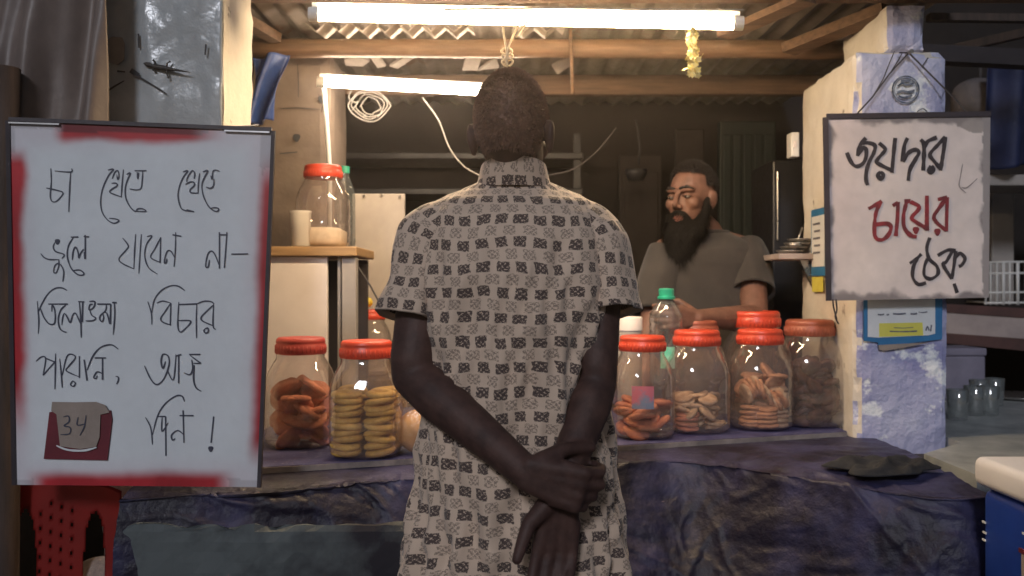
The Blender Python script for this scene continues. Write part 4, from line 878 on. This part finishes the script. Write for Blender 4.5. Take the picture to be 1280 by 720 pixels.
def hairmesh(w_, inside, rad, n_strands, L, seed, r=.0007, lean=.5, base=True):
    """scalp shell plus thousands of short strands; inside(x,y,z) says where hair grows on the unit head"""
    bm = B(); rr = random.Random(seed)
    if base:
        nu, nv = 72, 48; V = {}
        def vert(i, j):
            i %= nu
            if (i, j) not in V:
                th = math.pi*j/nv; ph = 2*math.pi*i/nu; x, y, z = math.sin(th)*math.cos(ph), math.sin(th)*math.sin(ph), math.cos(th)
                k = 1+.025*noise.noise(Vector((x, y, z))*6)
                V[(i, j)] = bm.verts.new(w_(x*rad[0]*k, .012+y*rad[1]*k, .03+z*rad[2]*k))
            return V[(i, j)]
        for i in range(nu):
            for j in range(1, nv-1):
                th = math.pi*(j+.5)/nv; ph = 2*math.pi*(i+.5)/nu
                if inside(math.sin(th)*math.cos(ph), math.sin(th)*math.sin(ph), math.cos(th)) > 0:
                    bm.faces.new((vert(i, j), vert(i, j+1), vert(i+1, j+1), vert(i+1, j)))
    o = w_(0, .012, .03); done = 0
    while done < n_strands:
        v = Vector((rr.gauss(0, 1), rr.gauss(0, 1), rr.gauss(0, 1))).normalized(); s = inside(*v)
        if s < -.03 or (s < .05 and rr.random() > .5): continue
        done += 1
        p = w_(v.x*rad[0], .012+v.y*rad[1], .03+v.z*rad[2]); n = (p-o).normalized(); dn = Vector((rr.gauss(0, .35), rr.gauss(0, .35), -.9))
        d = (n*(1-lean)+ (dn-n*dn.dot(n))*lean).normalized(); l = L*rr.uniform(.6, 1.3); q = d.cross(Vector((rr.random(), rr.random(), rr.random()))).normalized()*r
        m_ = p+d*l*.55+n*l*.1; e_ = p+d*l
        a, b, c_, dd, t_ = (bm.verts.new(x) for x in (p-q-n*.002, p+q-n*.002, m_+q*.8, m_-q*.8, e_)); bm.faces.new((a, b, c_, dd)); bm.faces.new((dd, c_, t_))
    return bm

# --- customer, seen from behind -------------------------------------------------------------
MD = 1.55
man = thing('person', 'customer seen from behind in a printed short sleeve kurta, hands clasped behind his back', 'person', (0, MD, 0))
b = B()
hc = P(641, 150, 1.56)+Vector((0, 0, -.034))
mh = head(b, hc, R(166), .86, 1.0, .94, eo=.007)
nb0 = Vector((.003, 1.605, 1.40))
caps(b, [hc+Vector((0, .016, -.05)), Vector((.004, 1.585, 1.47)), nb0], [.050, .050, .055])
caps(b, [Vector((-.11, 1.575, 1.365)), Vector((0, 1.595, 1.385)), Vector((.11, 1.575, 1.365))], [.045, .055, .045])
for z, a, d_ in ((1.28, .12, .08), (1.20, .12, .085), (1.08, .12, .085), (.95, .135, .095)): ell(b, (.0, 1.56, z), (a, d_, .12), 24)
Ls, Le, Lw = Vector((-.150, 1.556, 1.365)), P(517, 470, 1.50), P(655, 588, 1.375)
Rs, Re, Rw = Vector((.156, 1.556, 1.365)), P(746, 478, 1.50), P(703, 604, 1.405)
caps(b, [Ls, Ls.lerp(Le, .5), Le+Vector((0, 0, .03)), Le], [.042, .042, .040, .038])
caps(b, [Le, Le.lerp(Lw, .22), Le.lerp(Lw, .6), Lw], [.038, .042, .034, .0265])
caps(b, [Rs, Rs.lerp(Re, .5), Re+Vector((0, 0, .03)), Re], [.042, .038, .036, .034])
caps(b, [Re, Re.lerp(Rw, .22), Re.lerp(Rw, .6), Rw], [.034, .038, .032, .0265])
# right hand hangs, held at the wrist by the left
hand(b, Rw+Vector((-.002, 0, -.012)), Vector((-.10, .02, -1)), Vector((-1, -.25, .05)), Vector((.2, 1, 0)), 1.0, (.18, .28, .3), spread=.05, thumb_in=.35)
lf = (Rw-Lw); lf = Vector((1, .0, -.32))
hand(b, Lw+Vector((.0, -.012, .0)), lf, Vector((.3, -.1, 1)), Vector((-.1, -1, -.1)), 1.0, (.55, .95, .7), spread=.05, thumb_in=.55)
for s in (-1, 1): caps(b, [(s*.085, 1.57, .88), (s*.09, 1.57, .48), (s*.09, 1.57, .08)], [.085, .06, .042]); caps(b, [(s*.09, 1.57, .05), (s*.095, 1.72, .03)], [.045, .03])
link('body', fuse(b, .0038, 5), M['skin'], man, True)
def man_hair(x, y, z):               # unit-head test; local front is -y
    front = -y
    if front > .25: return z-.45-.25*max(0, front-.6)
    return min(z+.62+.12*abs(x)-.0*front, 1) if abs(x) < .72 else (z+.10 if y < .1 else z+.45)
obj('hair', hairmesh(mh, man_hair, (.0715, .0925, .0880), 15000, .0055, 2), M['hair'], man)
# kurta: torso, sleeves, stand collar
bm = B(); uvl = bm.loops.layers.uv.new('UVMap')
PR = [(1.482, .053, .050, 1.590), (1.470, .066, .052, 1.594), (1.457, .094, .057, 1.591), (1.444, .124, .066, 1.585), (1.428, .147, .077, 1.577), (1.405, .161, .091, 1.568), (1.36, .170, .106, 1.560), (1.30, .169, .117, 1.556),
      (1.22, .163, .118, 1.556), (1.13, .156, .114, 1.558), (1.04, .155, .115, 1.560), (.95, .166, .122, 1.562), (.86, .180, .130, 1.564), (.76, .190, .136, 1.565), (.66, .197, .14, 1.566), (.56, .203, .143, 1.567)]
def prof(z):
    for (z1_, *a), (z2_, *b_) in zip(PR, PR[1:]):
        if z2_ <= z <= z1_:
            t = (z1_-z)/(z1_-z2_); t = t*t*(3-2*t)*.5+t*.5; return [x+(y-x)*t for x, y in zip(a, b_)]
    return PR[-1][1:]
NS, NZ = 150, 150; rows = []; zs = [1.482-(1.482-.56)*(i/NZ)**1.25 for i in range(NZ+1)]
vacc = 0; vv = [0]
for i in range(1, NZ+1):
    a0, a1 = prof(zs[i-1]), prof(zs[i]); vacc += math.hypot(zs[i-1]-zs[i], (a1[0]-a0[0])*.6); vv.append(vacc)
for i, z in enumerate(zs):
    a_, b_, cy = prof(z); row = []; cx = .002+.006*s01(1.2-z, 0, .4)
    for k in range(NS):
        th = 2*math.pi*k/NS+math.pi/2; ct_, st_ = math.cos(th), math.sin(th); e_ = 2.35 if z < 1.44 else 2.0
        q = (abs(ct_)**e_+abs(st_)**e_)**(-1/e_)
        x, y = a_*q*ct_, b_*q*st_
        fall = s01(1.43-z, 0, .2)
        f = fall*2.3*(.0065*noise.noise(Vector((th*3.2, z*3.0, 1)))+.0055*noise.noise(Vector((th*6.5+z*5, z*6, 3)))+.0035*(1-abs(noise.noise(Vector((th*5-z*7, z*7, 8)))*3)))
        f += .0025*noise.noise(Vector((x*20, z*22, 5)))
        f += -.008*fall*math.exp(-((th-(1.5*math.pi-.05+.25*(1.15-z)))/.10)**2)          # fold along the spine
        row.append(bm.verts.new(Vector((cx+x*(1+f/.16), cy+y*(1+f/.1), z+.004*noise.noise(Vector((th*3, z*6, 2)))))))
    rows.append(row)
for i in range(NZ):
    for k in range(NS):
        f_ = bm.faces.new((rows[i][k], rows[i+1][k], rows[i+1][(k+1) % NS], rows[i][(k+1) % NS]))
        for lp_, (kk, ii) in zip(f_.loops, ((k, i), (k, i+1), (k+1, i+1), (k+1, i))):
            aa = prof(zs[ii])[0]; lp_[uvl].uv = ((kk/NS-.5)*2*math.pi*(.5*.148+.5*min(aa, .2)*.92)+.007*noise.noise(Vector((kk*.11, ii*.06, 1)))+.004*noise.noise(Vector((kk*.3, ii*.13, 7))), -vv[ii]+.0055*noise.noise(Vector((kk*.09, ii*.05, 9)))+.003*noise.noise(Vector((kk*.3, ii*.15, 4))))
def sleeve(S, H, side):
    key = smooth_path([Vector((side*.060, 1.562, 1.405)), Vector((side*.105, 1.560, 1.398)), Vector((side*.140, 1.556, 1.368)), S.lerp(H, .35), S.lerp(H, .68), H], 9)
    n = len(key)-1; pts = key; rad = []
    for i in range(n+1):
        t = i/n; r = .036+.026*s01(t, 0, .42)-.009*s01(t, .42, .7)+.008*s01(t, .72, 1)
        rad.append((r*1.0, r*.92))
    v0 = len(bm.verts); rings = tube(bm, pts, rad, 56, False, uvl, .345, .02)
    for i, ring in enumerate(rings):
        t = i/n
        for k, v in enumerate(ring):
            d = v.co-pts[i]; f = .10*noise.noise(v.co*14)+.13*noise.noise(Vector((math.sin(k/56*6.283)*2, math.cos(k/56*6.283)*2+t*4, side*3)))*t+.07*t*math.sin(k/56*6.28*5+side)+.05*noise.noise(v.co*32)
            v.co += d*f
    # turned hem
    last = rings[-1]; inner = [bm.verts.new(v.co+(pts[-1]-v.co)*.12+Vector((0, 0, .012))) for v in last]
    for k in range(56): bm.faces.new((last[k], last[(k+1) % 56], inner[(k+1) % 56], inner[k]))
sleeve(Vector((-.150, 1.556, 1.39)), P(510, 398, 1.52), -1); sleeve(Vector((.156, 1.556, 1.39)), P(760, 391, 1.52), 1)
n = 44; prev = None
cr = [[], []]
for k in range(n+1):
    a = 2*math.pi*k/n; lift = .008*math.cos(a)   # higher at the back (towards -y)
    for q, (rx, ry, z) in enumerate(((.068, .060, 1.459), (.059, .077, 1.496))):
        cr[q].append(bm.verts.new(Vector((.003+rx*math.sin(a), 1.586-ry*math.cos(a), z+(.012*math.cos(a) if q else 0)))))
for k in range(n):
    f_ = bm.faces.new((cr[0][k], cr[0][k+1], cr[1][k+1], cr[1][k]))
    for lp_, (kk, q) in zip(f_.loops, ((k, 0), (k+1, 0), (k+1, 1), (k, 1))): lp_[uvl].uv = (kk/n*.36, q*.03+.006)
obj('kurta', bm, M['shirt'], man, True)
bm = B()
for s in (-1, 1): tube(bm, [(s*.08, 1.57, .93), (s*.085, 1.57, .5), (s*.092, 1.57, .1)], [.082, .078, .072], 20)
obj('trousers', bm, M['trouser'], man, True)

# --- bearded vendor ---------------------------------------------------------------------------
VD = 2.98
ven = thing('person', 'bearded vendor in a dark olive T-shirt behind the jars, reaching for a water bottle', 'person', (.63, VD, 0))
b = B(); vc = P(864, 251, 2.95); vh = head(b, vc, R(-42), 1.0, 1.06, .98)
caps(b, [vc+Vector((.012, .03, -.06)), P(883, 292, VD+.02), P(886, 315, VD+.02)], [.052, .055, .07])
cx = P(885, 0, VD).x
caps(b, [Vector((cx-.14, VD, 1.40)), Vector((cx, VD, 1.43)), Vector((cx+.14, VD, 1.40))], [.05, .06, .05])
for z, a, d_ in ((1.34, .15, .10), (1.18, .15, .11), (1.0, .155, .12)): ell(b, (cx, VD, z), (a, d_, .14), 24)
vRs, vRe, vRw = P(938, 318, VD-.0), P(944, 398, 2.80), P(872, 398, 2.62)
vLs, vLe, vLw = P(828, 325, VD-.02), P(812, 420, 2.86), P(800, 500, 2.75)
caps(b, [vRs, vRs.lerp(vRe, .5), vRe], [.052, .046, .041]); caps(b, [vRe, vRe.lerp(vRw, .25), vRe.lerp(vRw, .65), vRw], [.041, .042, .034, .027])
caps(b, [vLs, vLs.lerp(vLe, .5), vLe], [.052, .044, .039]); caps(b, [vLe, vLe.lerp(vLw, .3), vLw], [.039, .04, .028])
hand(b, vRw+Vector((-.004, -.004, 0)), Vector((-1, -.45, .05)), Vector((.05, .0, 1)), Vector((.35, -1, 0)), .98, (.45, .6, .5), spread=.06, thumb_in=.5)
hand(b, vLw, Vector((-.1, -.3, -1)), Vector((1, -.2, 0)), Vector((0, -1, .3)), .98, (.3, .4, .4))
for s in (-1, 1): caps(b, [(cx+s*.09, VD, .88), (cx+s*.1, VD, .48), (cx+s*.1, VD, .08)], [.09, .06, .042]); caps(b, [(cx+s*.1, VD, .05), (cx+s*.1, VD-.15, .03)], [.045, .03])
link('body', fuse(b, .004, 3), M['skin2'], ven, True)
def ven_hair(x, y, z):
    f = -y
    if f > .3: return z-.52-.25*(f-.3)*.6
    return z+.15 if y > .15 else z-.12
obj('hair', hairmesh(vh, ven_hair, (.0745, .0945, .093), 5000, .012, 5), M['hair2'], ven)
bb = B()                                                        # full beard, one soft mass, with strands on top
for e in ((0, -.050, -.09, .058, .047, .042), (0, -.060, -.125, .062, .048, .046), (0, -.062, -.155, .058, .042, .042), (0, -.06, -.182, .046, .034, .034)):
    ell(bb, vh(*e[:3]), e[3:], 18)
for s in (-1, 1):
    caps(bb, [vh(s*.064, -.008, .0), vh(s*.064, -.02, -.045), vh(s*.05, -.045, -.09), vh(s*.02, -.066, -.12)], [.010, .016, .030, .035])
    caps(bb, [vh(s*.003, -.096, -.040), vh(s*.022, -.084, -.046), vh(s*.034, -.064, -.075)], [.006, .0075, .012])
caps(bb, [vh(-.012, -.085, -.080), vh(.012, -.085, -.080)], [.010, .010])
bme = fuse(bb, .004, 4); bm = B(); bm.from_mesh(bme); bm.normal_update()
rr = random.Random(9); vs = [v for v in bm.verts]
for v in rr.sample(vs, min(len(vs), 6500)):
    d = (v.normal*.6+Vector((rr.gauss(0, .3), rr.gauss(0, .2), -.8))).normalized(); l = rr.uniform(.012, .036); q = d.cross(v.normal+Vector((.1, .2, .1))).normalized()*.0009
    bm.faces.new((bm.verts.new(v.co-q), bm.verts.new(v.co+q), bm.verts.new(v.co+d*l)))
obj('beard', bm, M['beard'], ven, True)
for s in (-1, 1):
    bm = B(); ell(bm, vh(s*.030, -.0755, .006), (.0105, .0085, .0062), 16, Matrix.Rotation(R(-42), 4, 'Z')); e_ = obj('eye', bm, M['eyewhite'], ven, True)
    bm = B(); ell(bm, vh(s*.030-.003, -.0815, .006), (.0048, .004, .0055), 12); obj('iris', bm, M['iris'], e_, True)
    bm = B(); caps(bm, [vh(s*.046, -.072, .0105), vh(s*.030, -.0825, .0135), vh(s*.014, -.0795, .0095)], [.003, .0042, .003]); obj('eyelid', bm, M['skin2'], e_, True)
    bm = B(); caps(bm, [vh(s*.050, -.074, .030), vh(s*.034, -.087, .037), vh(s*.012, -.0925, .032)], [.0025, .0045, .004]); obj('eyebrow', bm, M['hair2'], ven, True)
bm = B(); caps(bm, [vh(-.017, -.083, -.0585), vh(0, -.092, -.0575), vh(.017, -.083, -.0585)], [.0045, .0062, .0045]); caps(bm, [vh(-.014, -.082, -.066), vh(0, -.0905, -.067), vh(.014, -.082, -.066)], [.004, .0062, .004]); obj('lips', bm, M['lip'], ven, True)
# T-shirt
bm = B(); rows = []
TP = [(1.47, .062, .062), (1.455, .095, .075), (1.435, .150, .09), (1.41, .183, .105), (1.36, .192, .118), (1.25, .190, .125), (1.12, .187, .13), (1.0, .188, .135), (.86, .19, .14)]
for i in range(81):
    z = 1.47-.61*(i/80)**1.2
    for (z1_, *a), (z2_, *b_) in zip(TP, TP[1:]):
        if z2_-1e-6 <= z <= z1_+1e-6: t = (z1_-z)/(z1_-z2_); A_, B_ = [x+(y-x)*t for x, y in zip(a, b_)]; break
    row = []
    for k in range(90):
        th = 2*math.pi*k/90; ct_, st_ = math.cos(th), math.sin(th); q = (abs(ct_)**2.3+abs(st_)**2.3)**(-1/2.3)
        f = 1+s01(1.45-z, 0, .1)*(.05*noise.noise(Vector((th*3, z*6, 2)))+.03*noise.noise(Vector((th*6+z*14, z*9, 6))))
        row.append(bm.verts.new((cx+A_*q*ct_*f, VD+B_*q*st_*f, z)))
    rows.append(row)
for i in range(80):
    for k in range(90): bm.faces.new((rows[i][k], rows[i+1][k], rows[i+1][(k+1) % 90], rows[i][(k+1) % 90]))
def tsleeve(S, H, side):
    pts = [S.lerp(H, i/16)+Vector((side*.01*math.sin(i/16*3.1), 0, 0)) for i in range(17)]
    rings = tube(bm, pts, [.074-.008*i/16 for i in range(17)], 36, False)
    for i, ring in enumerate(rings):
        for v in ring: v.co += (v.co-pts[i])*(.10*noise.noise(v.co*13))
    inner = [bm.verts.new(v.co+(pts[-1]-v.co)*.12+Vector((0, 0, .01))) for v in rings[-1]]
    for k in range(36): bm.faces.new((rings[-1][k], rings[-1][(k+1) % 36], inner[(k+1) % 36], inner[k]))
tsleeve(vRs+Vector((-.025, .005, .015)), vRs.lerp(vRe, .62), 1); tsleeve(vLs+Vector((.025, .005, .015)), vLs.lerp(vLe, .72), -1)
tube(bm, [Vector((cx+.066*math.sin(a), VD-.066*math.cos(a), 1.468)) for a in [2*math.pi*i/30 for i in range(31)]], .006, 8, False)
obj('tshirt', bm, M['tee'], ven, True)
bm = B()
for s in (-1, 1): tube(bm, [(cx+s*.095, VD, .95), (cx+s*.1, VD, .5), (cx+s*.1, VD, .1)], [.11, .09, .08], 20)
obj('trousers', bm, M['trouser'], ven, True)

# ------------------------------------------------------------------ left foreground: red chair, sack
ch = thing('plastic_chair', 'red plastic chair with slotted back under the notice board', 'chair', (-1.05, 1.75, 0))
x0, x1, yb = P(-70, 0, 1.93).x, P(147, 0, 1.93).x, 1.93
def backpt(u, v): return Vector((x0+(x1-x0)*u, yb-.03*math.sin(math.pi*u)*1.0+.02*(v), .40+.46*v-.03*(2*u-1)**4))
bm = B(); NU, NV = 88, 60; gg = [[bm.verts.new(backpt(i/NU, j/NV)) for j in range(NV+1)] for i in range(NU+1)]
def hole(u, v):
    for c_, w_ in ((.15, .055), (.49, .065), (.865, .055)):
        if ((u-c_)/w_)**2+((v-.42)/.44)**4 < 1: return True
    return False
for i in range(NU):
    for j in range(NV):
        u, v = (i+.5)/NU, (j+.5)/NV
        pin = .57 < u < .78 and .15 < v < .9 and (i % 5 in (0,) and (j+i//5) % 4 == 0)
        if not hole(u, v) and not pin: bm.faces.new((gg[i][j], gg[i+1][j], gg[i+1][j+1], gg[i][j+1]))
for v in [v for v in bm.verts if not v.link_faces]: bm.verts.remove(v)
bmesh.ops.solidify(bm, geom=bm.faces[:], thickness=.008); obj('backrest', bm, M['redchair'], ch, True)
bm = B(); box(bm, (x0+.01, 1.50, .40), (x1-.01, 1.91, .425), .01); obj('seat', bm, M['redchair'], ch)
for x in (x0+.03, x1-.03):
    for y in (1.53, 1.90): bm = B(); tube(bm, [(x, y, .40), (x, y, 0)], [.024, .018], 10); obj('leg', bm, M['redchair'], ch, True)
for x in (x0+.015, x1-.015): bm = B(); tube(bm, smooth_path([(x, 1.92, .62), (x, 1.75, .64), (x, 1.55, .62), (x, 1.52, .42)], 6), .017, 10); obj('armrest', bm, M['redchair'], ch, True)
bm = B(); ell(bm, P(128, 742, 1.98), (.075, .06, .085), 28)
for v in bm.verts: v.co += Vector((.012*noise.noise(v.co*14), .012*noise.noise(v.co*14+Vector((5, 0, 0))), .014*noise.noise(v.co*16)))
zf = min(v.co.z for v in bm.verts); tag(obj('grain_sack', bm, M['sack'], None, True), 'rumpled beige sack standing between the red chair and the counter', 'sack')
bm = B(); c = P(128, 742, 1.98); box(bm, (c.x-.1, c.y-.08, 0), (c.x+.1, c.y+.09, zf+.012), .008); tag(obj('wooden_crate', bm, M['darkwood']), 'low dark crate under the beige sack', 'crate')

# ------------------------------------------------------------------ right side: side table, glasses, rack, cooler
sx = P(1187, 0, 2.44).x
t = thing('side_table', 'grey stone topped table to the right of the blue pillar', 'table', (1.7, 3.0, 0))
bm = B(); prism(bm, [(1.205, 2.36, .866), (1.03, 2.2, .866), (1.03, 1.95, .866), (2.5, 1.95, .866), (2.5, 3.5, .866), (1.21, 3.5, .866)], (0, 0, -.04)); obj('tabletop', bm, M['greytop'], t)
bm = B(); box(bm, (1.06, 2.0, 0), (2.48, 3.45, .824)); obj('base', bm, M['walldark'], t)
gi = 0
def tumbler(px, py, d, label):
    z = .8665; c = Vector(((px-640)/F*d, d, z)); bm = B()
    lathe(bm, [(.0, .006), (.024, .0), (.028, .003), (.033, .095), (.0315, .096), (.0265, .012), (0, .012)], c, 28, cap=False)
    return tag(obj('drinking_glass', bm, M['glass'], None, True), label, 'glass', 'tea glasses on the side table')
for px, d, lab in ((1197, 2.76, 'tea glass nearest the pillar on the grey table'), (1218, 2.86, 'front tea glass in the middle of the grey table'), (1236, 2.86, 'tea glass standing at the right of the group on the grey table'),
                   (1224, 3.05, 'tea glass behind the middle glass on the grey table'), (1243, 3.10, 'rearmost tea glass near the dark edge of the grey table')): tumbler(px, 0, d, lab)
bm = B(); lathe(bm, [(0, .0), (.1, 0), (.13, .012), (.128, .014), (.098, .004), (0, .004)], Vector((P(1275, 0, 3.3).x, 3.3, .867)), 32, cap=False); tag(obj('steel_tray', bm, M['steel'], None, True), 'round steel tray on the grey table at the right edge', 'tray')
t = thing('storage_box', 'lavender grey box on the grey table behind the tea glasses', 'box', P(1203, 470, 3.35)); c = Vector((P(1203, 0, 3.3).x, 3.35, .867)); h = P(0, 434, 3.3).z
bm = B(); box(bm, (c.x-.1, 3.25, .867), (c.x+.06, 3.42, h-.03), .006); obj('carton', bm, M['lavbox'], t); bm = B(); box(bm, (c.x-.104, 3.246, h-.029), (c.x+.064, 3.424, h), .006); obj('lid', bm, M['lavbox'], t)
# concrete ledge with red-brown edges
t = thing('concrete_ledge', 'concrete ledge with red-brown edges behind the right sign', 'ledge', P(1230, 430, 3.6))
def ledgept(px, py): return P(px, py, 3.6)
for a, m, nm, dd in (([(1150, 378), (1400, 392), (1400, 406), (1150, 388)], 'redbrown', 'top_edge', .0), ([(1150, 388), (1400, 406), (1400, 432), (1150, 414)], 'concrete', 'face', .006), ([(1150, 414), (1400, 432), (1400, 450), (1150, 426)], 'redbrown', 'bottom_edge', .0)):
    bm = B(); prism(bm, [ledgept(*p)+Vector((0, dd, 0)) for p in a], (0, .4-dd, 0)); obj(nm, bm, M[m], t)
t = thing('wire_rack', 'white wire rack standing on the concrete ledge at the right', 'rack', P(1262, 380, 3.62)); zz = lambda y: P(0, y, 3.62).z
for px in (1232, 1238, 1246, 1254, 1262, 1272, 1282, 1292): bm = B(); tube(bm, [P(px, 381, 3.62), P(px, 328, 3.62)], .0045 if px % 3 else .007, 6); obj('upright', bm, M['white'], t, True)
for y in (328, 342, 366, 379): bm = B(); tube(bm, [P(1230, y, 3.62), P(1300, y-1, 3.62)], .005, 6); obj('crossbar', bm, M['white'], t, True)
for y in (329, 378): bm = B(); tube(bm, [P(1240, y, 3.62), P(1240, y, 3.62)+Vector((0, .2, 0))], .004, 6); obj('crossbar', bm, M['white'], t, True)
# shelf, sack and blue cloth
bm = B(); box(bm, P(1150, 232, 3.5), P(1420, 218, 3.5)+Vector((0, .3, 0)), .006); tag(obj('wall_shelf', bm, M['greypost']), 'grey shelf board fixed behind the right edge of the pale sign', 'shelf')
bm = B(); box(bm, P(1240, 380, 3.95), P(1268, 240, 3.95)+Vector((0, .03, 0)), .006); tag(obj('leaning_board', bm, M['greypost']), 'pale grey board behind the white wire rack', 'board')
bm = B(); ell(bm, P(1225, 145, 3.6), (.11, .09, .17), 30)
for v in bm.verts: v.co += Vector((.03*noise.noise(v.co*7), .02*noise.noise(v.co*9), .03*noise.noise(v.co*7+Vector((4, 0, 0)))))
tube(bm, [P(1225, 105, 3.6), P(1226, 60, 3.6)], .006, 6); tag(obj('hanging_sack', bm, M['greysack'], None, True), 'grey sack hanging in the dark above the right sign corner', 'sack')
tag(obj('hanging_cloth', grid(lambda u, v: P(1234+110*u, 80+128*v+4*math.sin(u*9), 3.45)+Vector((0, .03*math.sin(u*14+v), 0)), 40, 30, .003), M['bluecloth'], None, True), 'dark blue cloth with white marks hanging at the right edge', 'cloth')
# cooler box
t = thing('cooler_box', 'blue cooler box with white lid at the lower right corner', 'cooler', (1.16, 1.52, .5)); X0 = .917
bm = B(); box(bm, (X0+.012, 1.30, .52), (X0+.50, 1.742, .888), .02, seg=3); obj('body', bm, M['coolblue'], t, True)
bm = B(); box(bm, (X0, 1.288, .8895), (X0+.51, 1.754, .947), .016, seg=4); obj('lid', bm, M['coolwhite'], t, True)
bm = B(); box(bm, (X0+.009, 1.545, .735), (X0+.0115, 1.60, .80), .0); o = obj('sticker', bm, M['tag'], t)
bm = B(); box(bm, (X0+.0078, 1.535, .798), (X0+.0115, 1.607, .806)); obj('sticker_tape', bm, M['maroon'], t)
for y, z, a in ((1.735, .82, 0), (1.733, .80, 0), (1.735, .785, 0), (1.57, .845, 1), (1.585, .835, 1)): bm = B(); box(bm, (X0+.0095, y-.012, z-.002), (X0+.0115, y+(.0 if not a else .014), z+.002)); obj('scuff_mark', bm, M['paper'], t)
for dx in (.05, .45):
    pass
t = thing('low_stool', 'dark stool carrying the blue cooler box', 'stool', (1.17, 1.52, 0)); bm = B(); box(bm, (X0+.02, 1.31, .48), (X0+.48, 1.73, .518), .006); obj('seat', bm, M['darkwood'], t)
for x in (X0+.05, X0+.45):
    for y in (1.34, 1.70): bm = B(); box(bm, (x-.02, y-.02, 0), (x+.02, y+.02, .479)); obj('leg', bm, M['darkwood'], t)
# dark rag on the counter by the pillar
def rag(u, v):
    a = u*2*math.pi; r = v*(.10+.02*math.sin(3*a+1)+.012*math.sin(5*a)); c = P(1105, 583, 1.97)
    p = Vector((c.x+r*1.15*math.cos(a), c.y+.02+r*.75*math.sin(a), .872))
    return p+Vector((0, 0, .020*(1-v**4)+.020*(1-v**3)*(.5-abs(noise.noise(p*17+Vector((3, 0, 0))))*2)+.008*noise.noise(p*45)*(1-v**3)))
tag(obj('cleaning_rag', grid(rag, 80, 30, .002), M['rag'], None, True), 'dark crumpled rag lying on the counter in front of the blue pillar', 'rag')
# corrugated sheet ends on the round pole, their lit tone painted into the tin
for x0_, x1_, lab in ((385, 592, 'corrugated tin strip, painted pale as lit, on the round pole left of the hanging cord'), (648, 706, 'short corrugated tin strip, painted pale as lit, on the round pole right of the hanging cord')):
    xa, xb = P(x0_, 0, 2.78).x, P(x1_, 0, 2.78).x; zc = P(0, 38, 2.78).z
    def strip(u, v):
        x = xa+(xb-xa)*u; k = (x/.072) % 1
        return Vector((x, 2.74+.16*v+.01*noise.noise(Vector((x*9, 0, 0))), zc-.014+.030*abs(2*k-1)+.022*v))
    tag(obj('tin_strip', grid(strip, 160 if x1_ < 600 else 60, 4, .0015), M['littin']), lab, 'tin strip')
for pts in ([(430, 75), (447, 70), (462, 77), (453, 83), (432, 82)], [(462, 71), (473, 71), (482, 83), (472, 85)], [(487, 83), (507, 71), (520, 71), (497, 86)], [(583, 70), (603, 69), (597, 88), (578, 88)], [(598, 88), (620, 72), (624, 85)], [(690, 83), (710, 72), (712, 83), (697, 93)]):  # lit undersides of the roof ribs, added as separate pale pieces
    bm = B(); prism(bm, [P(x, y, 3.05+.002*y) for x, y in pts], (0, .004, .01)); tag(obj('lit_rib_piece', bm, M['littin']), 'pale piece added for a lit roof rib behind the round brown pole', 'lit roof rib', 'lit roof ribs behind the pole')

# haze added so the tubes bloom: one closed box round everything
bm = B(); box(bm, (-62, -62, -1), (62, 62, 4.6)); hz = obj('haze', bm, None); hz['kind'] = 'stuff'
m = bpy.data.materials.new('bloom_haze'); m.use_nodes = True; t = m.node_tree; t.nodes.clear()
o = t.nodes.new('ShaderNodeOutputMaterial'); v = t.nodes.new('ShaderNodeVolumePrincipled')
v.inputs['Color'].default_value = (.95, .84, .76, 1); v.inputs['Density'].default_value = HAZE; v.inputs['Anisotropy'].default_value = .88
t.links.new(v.outputs[0], o.inputs['Volume']); hz.data.materials.append(m); hz.display_type = 'WIRE'
